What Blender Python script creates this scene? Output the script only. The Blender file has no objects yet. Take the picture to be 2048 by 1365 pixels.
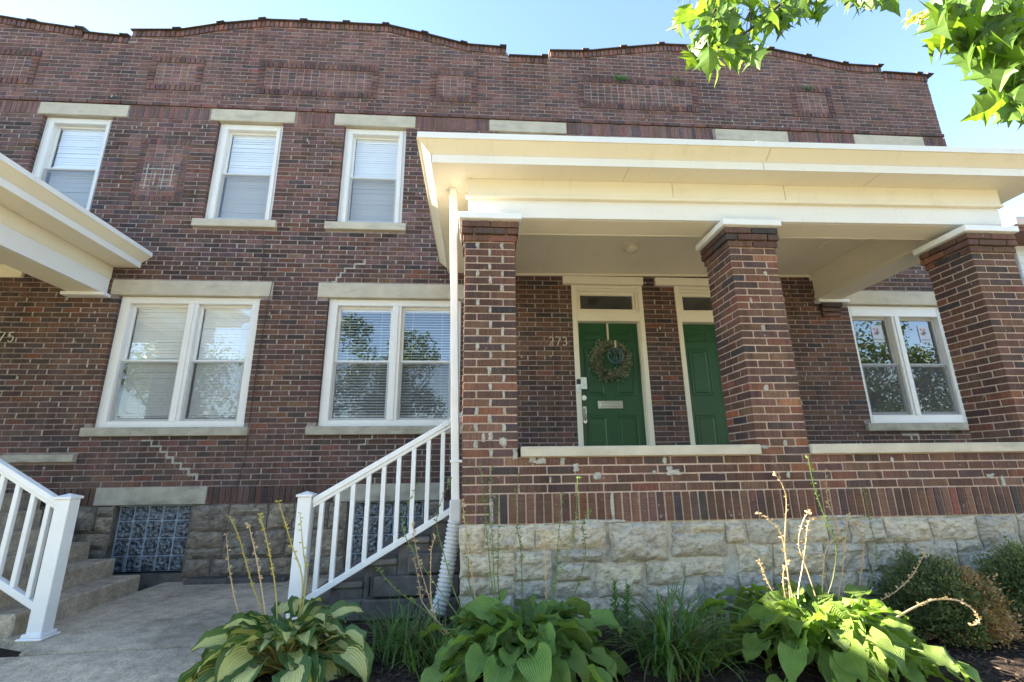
import bpy, bmesh, math, random
from mathutils import Vector, Matrix, noise
rnd = random.Random(7)
S = bpy.context.scene
COL = S.collection
# ------------------------------------------------------------------ camera
CAM_R = Vector((0.99745678, -0.0703028, -0.01172584))
CAM_U = Vector((-0.00684322, -0.25822161, 0.96606147))
CAM_F = Vector((0.07094469, 0.96352432, 0.25804599))
CAM_C = Vector((0.1193, -5.7741, 0.4025))
FPX = 943.44
cd = bpy.data.cameras.new('camera'); cam = bpy.data.objects.new('camera', cd); COL.objects.link(cam)
cd.sensor_width = 36.0; cd.lens = FPX/2048*36; cd.clip_start = .05; cd.clip_end = 2000
cam.matrix_world = Matrix((( CAM_R.x, CAM_U.x, -CAM_F.x, CAM_C.x), (CAM_R.y, CAM_U.y, -CAM_F.y, CAM_C.y), (CAM_R.z, CAM_U.z, -CAM_F.z, CAM_C.z), (0,0,0,1)))
S.camera = cam
def at(px, py, Y):      # point of the place seen at a photograph pixel, at depth plane Y
    d = CAM_F + (px-1024)/FPX*CAM_R + (682.5-py)/FPX*CAM_U
    return CAM_C + (Y-CAM_C.y)/d.y*d
# ------------------------------------------------------------------ sky, sun, exposure
SUN = Vector((-3.0, .70, 1.78)).normalized()
ELEV = math.asin(SUN.z); AZ = math.atan2(SUN.x, SUN.y)
w = bpy.data.worlds.new('World'); S.world = w; w.use_nodes = True
nt = w.node_tree; bg = nt.nodes['Background']
sky = nt.nodes.new('ShaderNodeTexSky'); sky.sky_type = 'NISHITA'; sky.sun_disc = False
sky.sun_elevation = ELEV; sky.sun_rotation = AZ; sky.air_density = 1.0; sky.dust_density = .0; sky.ozone_density = 1.0
nt.links.new(sky.outputs[0], bg.inputs[0]); bg.inputs[1].default_value = .066
sl = bpy.data.lights.new('sun', 'SUN'); sl.energy = 5.0; sl.angle = math.radians(.53); sl.color = (1, .90, .74)
so = bpy.data.objects.new('sun', sl); COL.objects.link(so); so.rotation_euler = (-SUN).to_track_quat('-Z', 'Y').to_euler(); so.location = (-8, 2, 14)
S.view_settings.view_transform = 'Standard'; S.view_settings.look = 'None'; S.view_settings.exposure = 3.18; S.view_settings.gamma = 1
# ------------------------------------------------------------------ materials
def srgb(r, g, b):
    f = lambda c: (c/12.92 if c <= .04045 else ((c+.055)/1.055)**2.4)
    return (f(r/255), f(g/255), f(b/255))
class NT:
    def __init__(s, name):
        s.m = bpy.data.materials.new(name); s.m.use_nodes = True; s.t = s.m.node_tree
        s.p = s.t.nodes['Principled BSDF']; s.out = s.t.nodes['Material Output']
        s.geo = None
    def n(s, t, **k):
        x = s.t.nodes.new(t)
        for a, b in k.items(): setattr(x, a, b)
        return x
    def l(s, a, b): s.t.links.new(a, b)
    def pos(s, sc=(1,1,1)):
        if not s.geo: s.geo = s.n('ShaderNodeNewGeometry')
        m = s.n('ShaderNodeVectorMath', operation='MULTIPLY'); s.l(s.geo.outputs['Position'], m.inputs[0]); m.inputs[1].default_value = sc
        return m.outputs[0]
    def noise(s, sc=(1,1,1), scale=1, detail=4, rough=.6):
        x = s.n('ShaderNodeTexNoise'); s.l(s.pos(sc), x.inputs['Vector']); x.inputs['Scale'].default_value = scale; x.inputs['Detail'].default_value = detail; x.inputs['Roughness'].default_value = rough
        return x.outputs['Fac']
    def ramp(s, fac, stops):
        r = s.n('ShaderNodeValToRGB'); s.l(fac, r.inputs[0]); e = r.color_ramp.elements
        while len(e) < len(stops): e.new(.5)
        for q, (p, c) in zip(e, stops):
            q.position = p; q.color = (*c, 1) if not isinstance(c, (int, float)) else (c, c, c, 1)
        return r.outputs[0]
    def mix(s, fac, a, b, mode='MIX'):
        m = s.n('ShaderNodeMix', data_type='RGBA', blend_type=mode)
        for i, v in ((0, fac), (6, a), (7, b)):
            if isinstance(v, (int, float)): m.inputs[i].default_value = v if i == 0 else (v, v, v, 1)
            elif isinstance(v, tuple): m.inputs[i].default_value = (*v, 1)
            else: s.l(v, m.inputs[i])
        return m.outputs[2]
    def bump(s, h, strength=.3, dist=.01):
        b = s.n('ShaderNodeBump'); s.l(h, b.inputs['Height']); b.inputs['Strength'].default_value = strength; b.inputs['Distance'].default_value = dist
        s.l(b.outputs[0], s.p.inputs['Normal'])
    def col(s, c, rough=.7, spec=.3, metal=0):
        if isinstance(c, tuple): s.p.inputs['Base Color'].default_value = (*c, 1)
        else: s.l(c, s.p.inputs['Base Color'])
        s.p.inputs['Roughness'].default_value = rough; s.p.inputs['Specular IOR Level'].default_value = spec; s.p.inputs['Metallic'].default_value = metal
        return s.m
def brickmat(name, obj, soldier=False):
    N = NT(name)
    if obj: c = N.n('ShaderNodeObjectInfo').outputs['Color']
    else:
        a = N.n('ShaderNodeAttribute'); a.attribute_name = 'tone'; c = a.outputs['Color']
    st = N.noise((6, 6, 210) if soldier else (210, 210, 6), 1, 2, .5)
    gr = N.noise((1,1,1), 130, 3, .6)
    blot = N.noise((1,1,1), 3.2, 5, .65)
    c = N.mix(1, c, N.ramp(st, [(.30, .62), (.64, 1.25)]), 'MULTIPLY')
    c = N.mix(1, c, N.ramp(gr, [(.3, .72), (.7, 1.22)]), 'MULTIPLY')
    c = N.mix(N.ramp(blot, [(.50, 0), (.70, .62)]), c, (.045, .038, .037))
    wide = N.noise((.9, .9, .55), 1.0, 5, .6); run = N.noise((7, 7, .7), 1.0, 4, .6)
    c = N.mix(1, c, N.ramp(wide, [(.3, .72), (.7, 1.25)]), 'MULTIPLY'); c = N.mix(1, c, N.ramp(run, [(.28, .62), (.5, 1.0), (.8, 1.15)]), 'MULTIPLY')
    sp = N.noise((1,1,1), 26, 2, .5)
    c = N.mix(N.ramp(sp, [(.70, 0), (.76, .5)]), c, (.34, .30, .28))
    N.bump(st, .5, .004)
    return N.col(c, .82, .25)
BR_A = brickmat('brick_face', False); BR_O = brickmat('brick_single', True)
SO_A = brickmat('soldier_face', False, True); SO_O = brickmat('soldier_single', True, True)
def plain(name, c, v=.18, scale=6, rough=.7, spec=.3, bump=0, bscale=80, stain=None, sfac=.5, sscale=2.0, metal=0, sthr=(.52, .75), ssc=(1,1,1)):
    N = NT(name); n1 = N.noise((1,1,1), scale, 5, .6)
    lo = tuple(x*(1-v) for x in c); hi = tuple(min(1, x*(1+v)) for x in c)
    k = N.ramp(n1, [(.3, lo), (.7, hi)])
    if stain:
        n2 = N.noise(ssc, sscale, 6, .65); k = N.mix(N.ramp(n2, [(sthr[0], 0), (sthr[1], sfac)]), k, stain)
    if bump: N.bump(N.noise((1,1,1), bscale, 4, .6), bump, .01)
    return N.col(k, rough, spec, metal)
MORTAR = plain('facade_mortar', (.27, .215, .195), .3, 14, .9, .1, .4, 120, (.13, .105, .095), .7, 2.2)
MORTAR_P = plain('porch_mortar', (.41, .30, .24), .2, 16, .9, .1, .5, 110, (.46, .39, .31), .6, 3)
POINTING = plain('repointing_mortar', (.36, .34, .295), .3, 40, .92, .1, .5, 200)
LIME = plain('limestone', (.47, .42, .33), .12, 5, .75, .2, .25, 90, (.24, .22, .19), .6, 4, ssc=(.6, 1, 2.2))
LIMED = plain('limestone_weathered', (.36, .33, .27), .18, 7, .8, .2, .35, 80, (.13, .13, .09), .75, 4, ssc=(.7, 1, 2))
def paintmat(name, c, d, k0=.5):
    N = NT(name); a = N.noise((1,1,1), 1.5, 6, .65); b = N.noise((3, 3, 22), 1, 4, .6); e = N.noise((1,1,1), 55, 3, .5); f = N.noise((30, 4, 4), 1, 4, .6)
    k = N.ramp(a, [(.3, tuple(x*.93 for x in c)), (.7, c)]); k = N.mix(N.ramp(a, [(.58, 0), (.8, k0)]), k, d); k = N.mix(N.ramp(f, [(.60, 0), (.8, k0*.7)]), k, d); k = N.mix(N.ramp(e, [(.71, 0), (.75, .55)]), k, tuple(x*.5 for x in d))
    N.bump(b, .12, .006); return N.col(k, .55, .35)
WHITE_BOUNCE = paintmat('white_paint_bounce', (.76, .69, .54), (.50, .42, .28))  # white paint creamed: warm bounce on soffit and frieze put into the colour
TRIM = paintmat('white_trim', (.74, .73, .71), (.52, .48, .40), .4)
VINYL = plain('white_vinyl', (.72, .72, .72), .03, 3, .4, .45, .03, 30, (.55, .53, .48), .45, 5, sthr=(.56, .8))
ALU = plain('downspout_paint', (.80, .78, .74), .03, 5, .45, .4, 0, 60, (.55, .5, .44), .35, 5)
FLEX = plain('grey_plastic', (.55, .54, .52), .06, 6, .5, .4)
def concmat(name, c, d):
    N = NT(name); a = N.noise((1,1,1), 1.7, 8, .7); b = N.noise((1,1,1), 9, 6, .7); e = N.noise((1,1,1), 70, 4, .6); f = N.noise((2.2,.8,1), 26, 5, .75)
    k = N.ramp(a, [(.32, d), (.5, c), (.7, tuple(x*1.18 for x in c))])
    k = N.mix(1, k, N.ramp(b, [(.3, .68), (.6, 1.12)]), 'MULTIPLY'); k = N.mix(1, k, N.ramp(e, [(.35, .72), (.6, 1.1)]), 'MULTIPLY')
    k = N.mix(N.ramp(f, [(.60, 0), (.68, .7)]), k, tuple(x*.4 for x in d))
    N.bump(f, .8, .01); return N.col(k, .92, .12)
CONC = concmat('concrete', (.50, .42, .315), (.30, .25, .19))
CONC_S = concmat('step_concrete', (.43, .365, .28), (.27, .225, .17))
CONC_SHADE = plain('shaded_tread_concrete', (.15, .135, .12), .25, 7, .92, .1, .5, 110)  # tread concrete darkened: shade on the steps behind the handrail is in the colour
CONC_D = plain('dark_block_concrete', (.105, .095, .088), .3, 9, .92, .1, .6, 140, (.03, .027, .024), .7, 4)
def stonemat(name, a, b, c2, d):
    N = NT(name); n1 = N.noise((1,1,1.6), 7, 8, .68); n2 = N.noise((1,1,1), 2.6, 5, .6); n3 = N.noise((1,1,2), 22, 6, .7)
    k = N.ramp(n1, [(.3, d), (.45, a), (.62, b), (.75, c2)])
    k = N.mix(N.ramp(n2, [(.45, 0), (.66, .75)]), k, a)
    k = N.mix(1, k, N.ramp(n3, [(.34, .52), (.55, 1.05)]), 'MULTIPLY')
    k = N.mix(1, k, N.ramp(N.n('ShaderNodeObjectInfo').outputs['Random'], [(0, (.72, .72, .74)), (.35, (1., .99, .96)), (.7, (1.08, 1.02, .92)), (1, (.9, .89, .88))]), 'MULTIPLY')
    N.bump(n3, .9, .012)
    return N.col(k, .9, .15)
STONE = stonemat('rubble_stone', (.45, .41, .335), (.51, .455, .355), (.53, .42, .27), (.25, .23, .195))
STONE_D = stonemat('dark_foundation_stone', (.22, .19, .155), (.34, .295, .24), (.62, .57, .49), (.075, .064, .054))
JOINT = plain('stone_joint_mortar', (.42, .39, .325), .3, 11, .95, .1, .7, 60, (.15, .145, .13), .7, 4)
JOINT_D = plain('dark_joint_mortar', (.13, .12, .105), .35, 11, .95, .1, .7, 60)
GREEN = plain('green_door_paint', (.013, .070, .021), .1, 3, .38, .45, .05, 40)
CHROME = plain('brushed_nickel', (.62, .60, .56), .04, 5, .28, .5, metal=1)
DARK = plain('dark_metal', (.03, .03, .03), .1, 5, .5, .4)
COPE = plain('coping_tile', (.055, .045, .042), .3, 8, .7, .3, .3, 40, (.2, .13, .1), .5, 5)
BLIND = plain('blind_slat', (.88, .88, .87), .02, 4, .5, .3)
NUM = plain('number_metal', (.62, .58, .48), .05, 5, .35, .5, metal=.6)
SOIL = plain('mulch_soil', (.030, .022, .017), .5, 25, .95, .1, 1, 30, (.075, .055, .04), .6, 40)
BARK = plain('bark', (.10, .075, .055), .35, 14, .9, .1, .8, 40)
GRASS = plain('lawn', (.16, .165, .06), .35, 3, .95, .1, .6, 60, (.30, .25, .13), .6, 1)
ASPH = plain('asphalt', (.12, .112, .10), .2, 6, .9, .2, .4, 150)
SIDE = plain('sidewalk_concrete', (.50, .45, .36), .12, 2, .9, .15, .3, 90)
ROOM = plain('room_interior', (.22, .20, .175), .1, 1, .9, .1)
def mk_glass():
    N = NT('window_glass'); t = N.t; t.nodes.remove(N.p)
    g = N.n('ShaderNodeBsdfGlossy'); g.inputs['Roughness'].default_value = .004; g.inputs['Color'].default_value = (.95, .97, 1, 1)
    tr = N.n('ShaderNodeBsdfTransparent'); tr.inputs[0].default_value = (.95, .97, .97, 1)
    ge = N.n('ShaderNodeNewGeometry'); dt = N.n('ShaderNodeVectorMath', operation='DOT_PRODUCT'); N.l(ge.outputs['Incoming'], dt.inputs[0]); N.l(ge.outputs['True Normal'], dt.inputs[1])
    def mm(op, a, b):
        x = N.n('ShaderNodeMath', operation=op)
        for i, v in enumerate((a, b)):
            if isinstance(v, (int, float)): x.inputs[i].default_value = v
            else: N.l(v, x.inputs[i])
        return x.outputs[0]
    fr = mm('ADD', mm('MULTIPLY', mm('POWER', mm('SUBTRACT', 1.0, mm('ABSOLUTE', dt.outputs['Value'], 0)), 5.0), .84), .16)     # Schlick, double glazing
    b = N.n('ShaderNodeBump'); b.inputs['Strength'].default_value = .12; b.inputs['Distance'].default_value = .004; N.l(N.noise((1,1,1), 2.2, 2, .5), b.inputs['Height'])
    N.l(b.outputs[0], g.inputs['Normal'])
    m = N.n('ShaderNodeMixShader'); N.l(fr, m.inputs[0]); N.l(tr.outputs[0], m.inputs[1]); N.l(g.outputs[0], m.inputs[2]); N.l(m.outputs[0], N.out.inputs[0])
    return N.m
GLASS = mk_glass()
def mk_screen():
    N = NT('insect_screen'); N.t.nodes.remove(N.p)
    d = N.n('ShaderNodeBsdfDiffuse'); d.inputs[0].default_value = (.17, .17, .175, 1); tr = N.n('ShaderNodeBsdfTransparent')
    m = N.n('ShaderNodeMixShader'); m.inputs[0].default_value = .33; N.l(tr.outputs[0], m.inputs[1]); N.l(d.outputs[0], m.inputs[2]); N.l(m.outputs[0], N.out.inputs[0]); return N.m
SCREEN = mk_screen()
def mk_block():
    N = NT('glass_block'); N.bump(N.noise((1,1,1), 28, 2, .5), 1.0, .03)
    c = N.ramp(N.noise((1,1,1), 24, 2, .5), [(.4, (.02, .027, .036)), (.60, (.13, .155, .18))])
    return N.col(c, .08, .9)
BLOCK = mk_block()
BLOCKJ = plain('glass_block_joint', (.27, .33, .40), .1, 8, .35, .5)
def leafmat(name, c1, c2, trans=.4, rough=.42, vein=0, varieg=None, trc=None):
    N = NT(name); t = N.t
    info = N.n('ShaderNodeObjectInfo'); n1 = N.noise((1,1,1), 9, 4, .6)
    k = N.ramp(n1, [(.3, c1), (.7, c2)])
    hv = N.n('ShaderNodeHueSaturation'); N.l(k, hv.inputs['Color']); mr = N.n('ShaderNodeMapRange'); N.l(info.outputs['Random'], mr.inputs[0]); mr.inputs[3].default_value = .75; mr.inputs[4].default_value = 1.25; N.l(mr.outputs[0], hv.inputs['Value']); k = hv.outputs[0]
    if vein or varieg:
        uv = N.n('ShaderNodeUVMap'); uv.uv_map = 'UVMap'; sx = N.n('ShaderNodeSeparateXYZ'); N.l(uv.outputs[0], sx.inputs[0])
        ab = N.n('ShaderNodeMath', operation='ABSOLUTE'); N.l(sx.outputs[0], ab.inputs[0])
        if varieg:
            nn = N.n('ShaderNodeTexNoise'); mp = N.n('ShaderNodeVectorMath', operation='MULTIPLY'); N.l(uv.outputs[0], mp.inputs[0]); mp.inputs[1].default_value = (7, 1.6, 1); ad = N.n('ShaderNodeVectorMath', operation='ADD'); N.l(mp.outputs[0], ad.inputs[0]); N.l(info.outputs['Location'], ad.inputs[1])
            cm = N.n('ShaderNodeCombineXYZ'); r9 = N.n('ShaderNodeMath', operation='MULTIPLY'); N.l(info.outputs['Random'], r9.inputs[0]); r9.inputs[1].default_value = 40; N.l(r9.outputs[0], cm.inputs[2]); N.l(cm.outputs[0], ad.inputs[1])
            N.l(ad.outputs[0], nn.inputs['Vector']); nn.inputs['Scale'].default_value = 1
            a2 = N.n('ShaderNodeMath', operation='MULTIPLY_ADD'); N.l(nn.outputs[0], a2.inputs[0]); a2.inputs[1].default_value = .9; N.l(ab.outputs[0], a2.inputs[2])
            k = N.mix(N.ramp(a2.outputs[0], [(.96, 0), (1.06, 1)]), varieg, k)
        w1 = N.n('ShaderNodeMath', operation='MULTIPLY'); N.l(ab.outputs[0], w1.inputs[0]); w1.inputs[1].default_value = 44
        sn = N.n('ShaderNodeMath', operation='SINE'); N.l(w1.outputs[0], sn.inputs[0])
        N.bump(sn.outputs[0], .55, .004)
        k = N.mix(1, k, N.ramp(sn.outputs[0], [(.0, .82), (.9, 1.08)]), 'MULTIPLY')
        k = N.mix(N.ramp(N.noise((1,1,1), 34, 4, .65), [(.66, 0), (.72, .8)]), k, (.17, .11, .05))
        k = N.mix(N.ramp(N.noise((1,1,1), 3.5, 2, .5), [(.35, 0), (.75, .28)]), k, (.26, .29, .07))
    N.col(k, rough, .4)
    tb = N.n('ShaderNodeBsdfTranslucent'); tk = N.mix(1, k, trc or (1.7, 1.9, .8), 'MULTIPLY'); N.l(tk, tb.inputs[0])
    m = N.n('ShaderNodeMixShader'); m.inputs[0].default_value = trans; N.l(N.p.outputs[0], m.inputs[1]); N.l(tb.outputs[0], m.inputs[2]); N.l(m.outputs[0], N.out.inputs[0])
    return N.m
HOSTA = leafmat('hosta_leaf', (.105, .195, .038), (.155, .26, .058), .3, .52, 1)
HOSTA_SUN = leafmat('sun_tinted_hosta_leaf', (.14, .225, .038), (.20, .30, .06), .38, .52, 1)  # leaf colour lightened and yellowed to carry the sunlight on this hosta
HOSTA_V = leafmat('variegated_hosta_leaf', (.065, .145, .04), (.10, .195, .058), .28, .52, 1, (.70, .68, .27), (1.2, 1.3, .7))
PET = leafmat('petiole', (.12, .19, .05), (.19, .26, .08), .2); PET_Y = leafmat('yellow_petiole', (.33, .28, .07), (.42, .36, .12), .2)
STK_G = leafmat('green_stalk', (.07, .13, .03), (.13, .19, .05), .15); STK_Y = leafmat('yellow_stalk', (.40, .32, .06), (.5, .42, .12), .15); STK_T = leafmat('dry_stalk', (.38, .27, .15), (.5, .37, .23), .15)
BLADE = leafmat('grass_blade', (.06, .13, .028), (.11, .20, .045), .3); BLADE_D = leafmat('dry_blade', (.13, .11, .05), (.22, .17, .08), .25)
LILY = leafmat('lily_leaf', (.07, .165, .032), (.11, .22, .05), .3)
MAPLE = leafmat('tree_leaf', (.065, .125, .022), (.11, .19, .036), .5, .4, 0, None, (2.4, 2.2, .6))
SPRIG = leafmat('young_leaf', (.30, .30, .06), (.4, .36, .10), .4)
SHRUB = leafmat('shrub_leaf', (.085, .12, .042), (.14, .17, .065), .25); SHRUB_B = leafmat('brown_shrub_leaf', (.25, .15, .07), (.38, .24, .12), .25)
FAR = leafmat('far_leaf', (.05, .085, .02), (.10, .13, .03), .35)
WR = leafmat('wreath_leaf', (.15, .18, .11), (.30, .31, .20), .15)
# ------------------------------------------------------------------ object helpers
def tag(o, label=None, cat=None, group=None, kind=None):
    if label: o['label'] = label
    if cat: o['category'] = cat
    if group: o['group'] = group
    if kind: o['kind'] = kind
    return o
def link(o, parent=None):
    COL.objects.link(o)
    if parent is not None:
        o.parent = parent
        if parent.type == 'EMPTY': o.matrix_parent_inverse = Matrix.Translation(-parent.location)
    return o
def empty(name, loc, label, cat, group=None):
    o = bpy.data.objects.new(name, None); o.location = loc; COL.objects.link(o); o.empty_display_size = .1
    return tag(o, label, cat, group)
class MB:
    def __init__(s): s.v = []; s.f = []; s.mi = []; s.tone = []; s.uv = None; s.sm = False
    def add(s, vs, fs, mi=0, tone=None):
        b = len(s.v); s.v += [tuple(p) for p in vs]; s.f += [tuple(b+i for i in f) for f in fs]; s.mi += [mi]*len(fs)
        if tone is not None: s.tone += [(*tone, 1)]*len(vs)
        return s
    def box(s, x0, x1, y0, y1, z0, z1, bv=0, mi=0, tone=None):
        if x1 < x0: x0, x1 = x1, x0
        if y1 < y0: y0, y1 = y1, y0
        if z1 < z0: z0, z1 = z1, z0
        if bv <= 0:
            vs = [(x, y, z) for x in (x0, x1) for y in (y0, y1) for z in (z0, z1)]
            return s.add(vs, [(0,1,3,2),(4,6,7,5),(0,4,5,1),(2,3,7,6),(0,2,6,4),(1,5,7,3)], mi, tone)
        return s.frust((x0, x1, y0, y1, z0, z1), bv, mi, tone)
    def frust(s, B, b, mi=0, tone=None):      # box with chamfered edges
        x0, x1, y0, y1, z0, z1 = B; vs = []; ix = {}
        for i, x in enumerate((x0, x1)):
            for j, y in enumerate((y0, y1)):
                for k, z in enumerate((z0, z1)):
                    sx, sy, sz = (1-2*i)*b, (1-2*j)*b, (1-2*k)*b
                    for a, p in enumerate(((x, y+sy, z+sz), (x+sx, y, z+sz), (x+sx, y+sy, z))):
                        ix[i, j, k, a] = len(vs); vs.append(p)
        F = []
        q = lambda *t: F.append(tuple(ix[u] for u in t))
        q((0,0,0,0),(0,0,1,0),(0,1,1,0),(0,1,0,0)); q((1,0,0,0),(1,1,0,0),(1,1,1,0),(1,0,1,0))
        q((0,0,0,1),(1,0,0,1),(1,0,1,1),(0,0,1,1)); q((0,1,0,1),(0,1,1,1),(1,1,1,1),(1,1,0,1))
        q((0,0,0,2),(0,1,0,2),(1,1,0,2),(1,0,0,2)); q((0,0,1,2),(1,0,1,2),(1,1,1,2),(0,1,1,2))
        for a in (0, 1):
            for c in (0, 1):
                q((a,c,0,0),(a,c,1,0),(a,c,1,1),(a,c,0,1)); q((a,0,c,0),(a,1,c,0),(a,1,c,2),(a,0,c,2)); q((0,a,c,1),(1,a,c,1),(1,a,c,2),(0,a,c,2))
        for i in (0, 1):
            for j in (0, 1):
                for k in (0, 1): F.append((ix[i,j,k,0], ix[i,j,k,1], ix[i,j,k,2]))
        return s.add(vs, F, mi, tone)
    def tube(s, pts, r, n=6, mi=0, caps=True):
        pts = [Vector(p) for p in pts]; rs = r if isinstance(r, (list, tuple)) else [r]*len(pts)
        rings = []; up = Vector((.13, .21, 1)).normalized(); b = len(s.v); vs = []
        for i, p in enumerate(pts):
            d = (pts[min(i+1, len(pts)-1)] - pts[max(i-1, 0)]).normalized()
            if abs(d.dot(up)) > .97: up = Vector((1, .1, .05)).normalized()
            a = d.cross(up).normalized(); c = a.cross(d).normalized(); up = c
            vs += [p + rs[i]*(math.cos(2*math.pi*k/n)*a + math.sin(2*math.pi*k/n)*c) for k in range(n)]
        F = [(i*n+k, i*n+(k+1) % n, (i+1)*n+(k+1) % n, (i+1)*n+k) for i in range(len(pts)-1) for k in range(n)]
        if caps: F += [tuple(range(n-1, -1, -1)), tuple(range((len(pts)-1)*n, len(pts)*n))]
        return s.add(vs, F, mi)
    def prism(s, poly, axis, a0, a1, mi=0, tone=None):     # polygon in the two other axes, extruded
        f = {'x': lambda p, a: (a, p[0], p[1]), 'y': lambda p, a: (p[0], a, p[1]), 'z': lambda p, a: (p[0], p[1], a)}[axis]
        n = len(poly); vs = [f(p, a0) for p in poly] + [f(p, a1) for p in poly]
        return s.add(vs, [tuple(range(n)), tuple(range(2*n-1, n-1, -1))] + [(i, n+i, n+(i+1) % n, (i+1) % n) for i in range(n)], mi, tone)
    def mesh(s, name, mats, smooth=False):
        m = bpy.data.meshes.new(name); m.from_pydata(s.v, [], s.f)
        for k in (mats if isinstance(mats, (list, tuple)) else [mats]): m.materials.append(k)
        if any(s.mi): m.polygons.foreach_set('material_index', s.mi)
        if s.tone:
            a = m.color_attributes.new('tone', 'FLOAT_COLOR', 'POINT'); a.data.foreach_set('color', [c for t in s.tone for c in t])
        if s.uv:
            u = m.uv_layers.new(name='UVMap'); li = [0]*len(m.loops); m.loops.foreach_get('vertex_index', li)
            u.data.foreach_set('uv', [c for i in li for c in s.uv[i]])
        if smooth: m.polygons.foreach_set('use_smooth', [True]*len(m.polygons))
        m.update(); return m
    def obj(s, name, mats, parent=None, smooth=False, fix=True):
        m = s.mesh(name, mats, smooth)
        if fix:
            bm = bmesh.new(); bm.from_mesh(m); bmesh.ops.recalc_face_normals(bm, faces=bm.faces); bm.to_mesh(m); bm.free()
        return link(bpy.data.objects.new(name, m), parent)
def B(*a, **k): return MB().box(*a, **k)
# ------------------------------------------------------------------ ground
def gz(x, y):
    z = -.70 if x > -1.1 else (-.80 if x < -1.3 else -.80 + (x+1.3)/.2*.10)
    if y < -2.9: z -= .45*min(1, (-2.9-y)/2.1)
    if y < -4.8: z = -1.2
    return z
g = MB(); xs = [-300, -60, -20, -9, -6, -4.5, -3.2, -2.2, -1.3, -1.1, -.5, 0, .5, 1, 2, 3, 4, 5, 7, 10, 20, 60, 300]; ys = [-300, -60, -30, -16, -10, -7, -5.2, -5, -4.4, -3.8, -3.3, -2.9, -2.5, -2.1, -1.5, -.5, .2, 4, 12, 40, 300]
g.add([(x, y, gz(x, y)) for x in xs for y in ys], [(i*len(ys)+j, (i+1)*len(ys)+j, (i+1)*len(ys)+j+1, i*len(ys)+j+1) for i in range(len(xs)-1) for j in range(len(ys)-1)])
tag(g.obj('ground', SOIL), kind='structure')
tag(B(-60, 60, -6.9, -5.2, -1.23, -1.185).obj('sidewalk', SIDE), kind='structure')
tag(B(-60, 60, -8.3, -6.9, -1.23, -1.19).obj('verge', GRASS), kind='structure')
tag(B(-60, 60, -8.45, -8.3, -1.35, -1.17, bv=.015).obj('kerb', SIDE), kind='structure')
tag(B(-120, 120, -17.5, -8.45, -1.4, -1.196).obj('road', ASPH), kind='structure')
tag(B(-120, 120, -19.5, -17.5, -1.4, -1.15).obj('far_pavement', SIDE), kind='structure')
tag(B(-150, 150, -90, -19.5, -1.4, -1.17).obj('lawn', GRASS), kind='structure')
tag(B(-40, -3.45, -5.2, -2.75, -1.3, -.95).obj('front_lawn', GRASS), kind='structure')
# concrete walk, two slabs split at a joint
pw = MB(); pw.prism([(-3.2, .02), (-.9, .02), (-.95, -1.2), (-1.15, -1.98), (-2.0, -2.0), (-2.86, -2.05), (-2.95, -1.85), (-3.3, -1.70)], 'z', -.90, -.742)
wk = tag(pw.obj('walkway', CONC), kind='structure')
pb = MB(); pb.prism([(-1.16, -2.0), (-2.0, -2.022), (-2.86, -2.074), (-4.3, -2.13), (-4.3, -5.15), (-1.25, -5.15), (-1.2, -2.6)], 'z', -.95, -.748); pb2 = pb
for i, v in enumerate(pb.v):
    if v[1] < -3: pb.v[i] = (v[0], v[1], v[2]-.43)
tag(pb.obj('walkway_slab', CONC), kind='structure')
tag(B(-2.93, -1.9, -.16, .015, -.85, -.695, bv=.01).obj('foundation_curb', CONC_D), kind='structure')
# ------------------------------------------------------------------ brick walls
BL, BH = .213, .0636; JT = .010
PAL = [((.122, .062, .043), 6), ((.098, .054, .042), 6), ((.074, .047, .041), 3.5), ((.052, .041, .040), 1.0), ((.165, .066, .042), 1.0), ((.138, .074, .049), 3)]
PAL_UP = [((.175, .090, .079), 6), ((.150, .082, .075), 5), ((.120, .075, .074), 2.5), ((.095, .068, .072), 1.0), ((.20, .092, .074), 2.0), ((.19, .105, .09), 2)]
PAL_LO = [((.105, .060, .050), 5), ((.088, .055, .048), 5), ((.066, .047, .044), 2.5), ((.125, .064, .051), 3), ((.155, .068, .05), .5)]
def tone(p, f=1):
    t = rnd.random()*sum(w for _, w in p)
    for c, w_ in p:
        t -= w_
        if t <= 0: break
    v = f*rnd.uniform(.82, 1.2); return (c[0]*v, c[1]*v*rnd.uniform(.94, 1.06), c[2]*v*rnd.uniform(.9, 1.1))
def face_brick(mb, q, y, t, depth=.1, bv=.004):
    # q: (x,z) corners counter-clockwise from bottom left; front plane at y, body goes back
    cx = sum(p[0] for p in q)/4; cz = sum(p[1] for p in q)/4
    def ins(p, d):
        return (p[0] + (d if p[0] < cx else -d), p[1] + (d if p[1] < cz else -d))
    vs = [(p[0], y+depth, p[1]) for p in q] + [(p[0], y+bv, p[1]) for p in q] + [(*(lambda a: (a[0], y, a[1]))(ins(p, bv)),) for p in q]
    F = [(8,9,10,11)]
    for i in range(4):
        j = (i+1) % 4; F += [(i, j, 4+j, 4+i), (4+i, 4+j, 8+j, 8+i)]
    mb.add(vs, F, 0, t)
bs = MB(); bs.frust((-BL/2+JT/2, BL/2-JT/2, 0, .1, -BH/2+JT/2, BH/2-JT/2), .004)
BRICK = bs.mesh('brick', BR_O)
def recalc(m):
    b = bmesh.new(); b.from_mesh(m); bmesh.ops.recalc_face_normals(b, faces=b.faces); b.to_mesh(m); b.free()
recalc(BRICK)
def one_brick(parent, loc, rz=0, t=(.1,.05,.04), mesh=None, name='brick', rx=0, scale=None):
    o = bpy.data.objects.new(name, mesh or BRICK); o.location = loc; o.rotation_euler = (rnd.gauss(0, .004)+rx, rnd.gauss(0, .006), rz); o.color = (*t, 1)
    if scale: o.scale = scale
    return link(o, parent)
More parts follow.
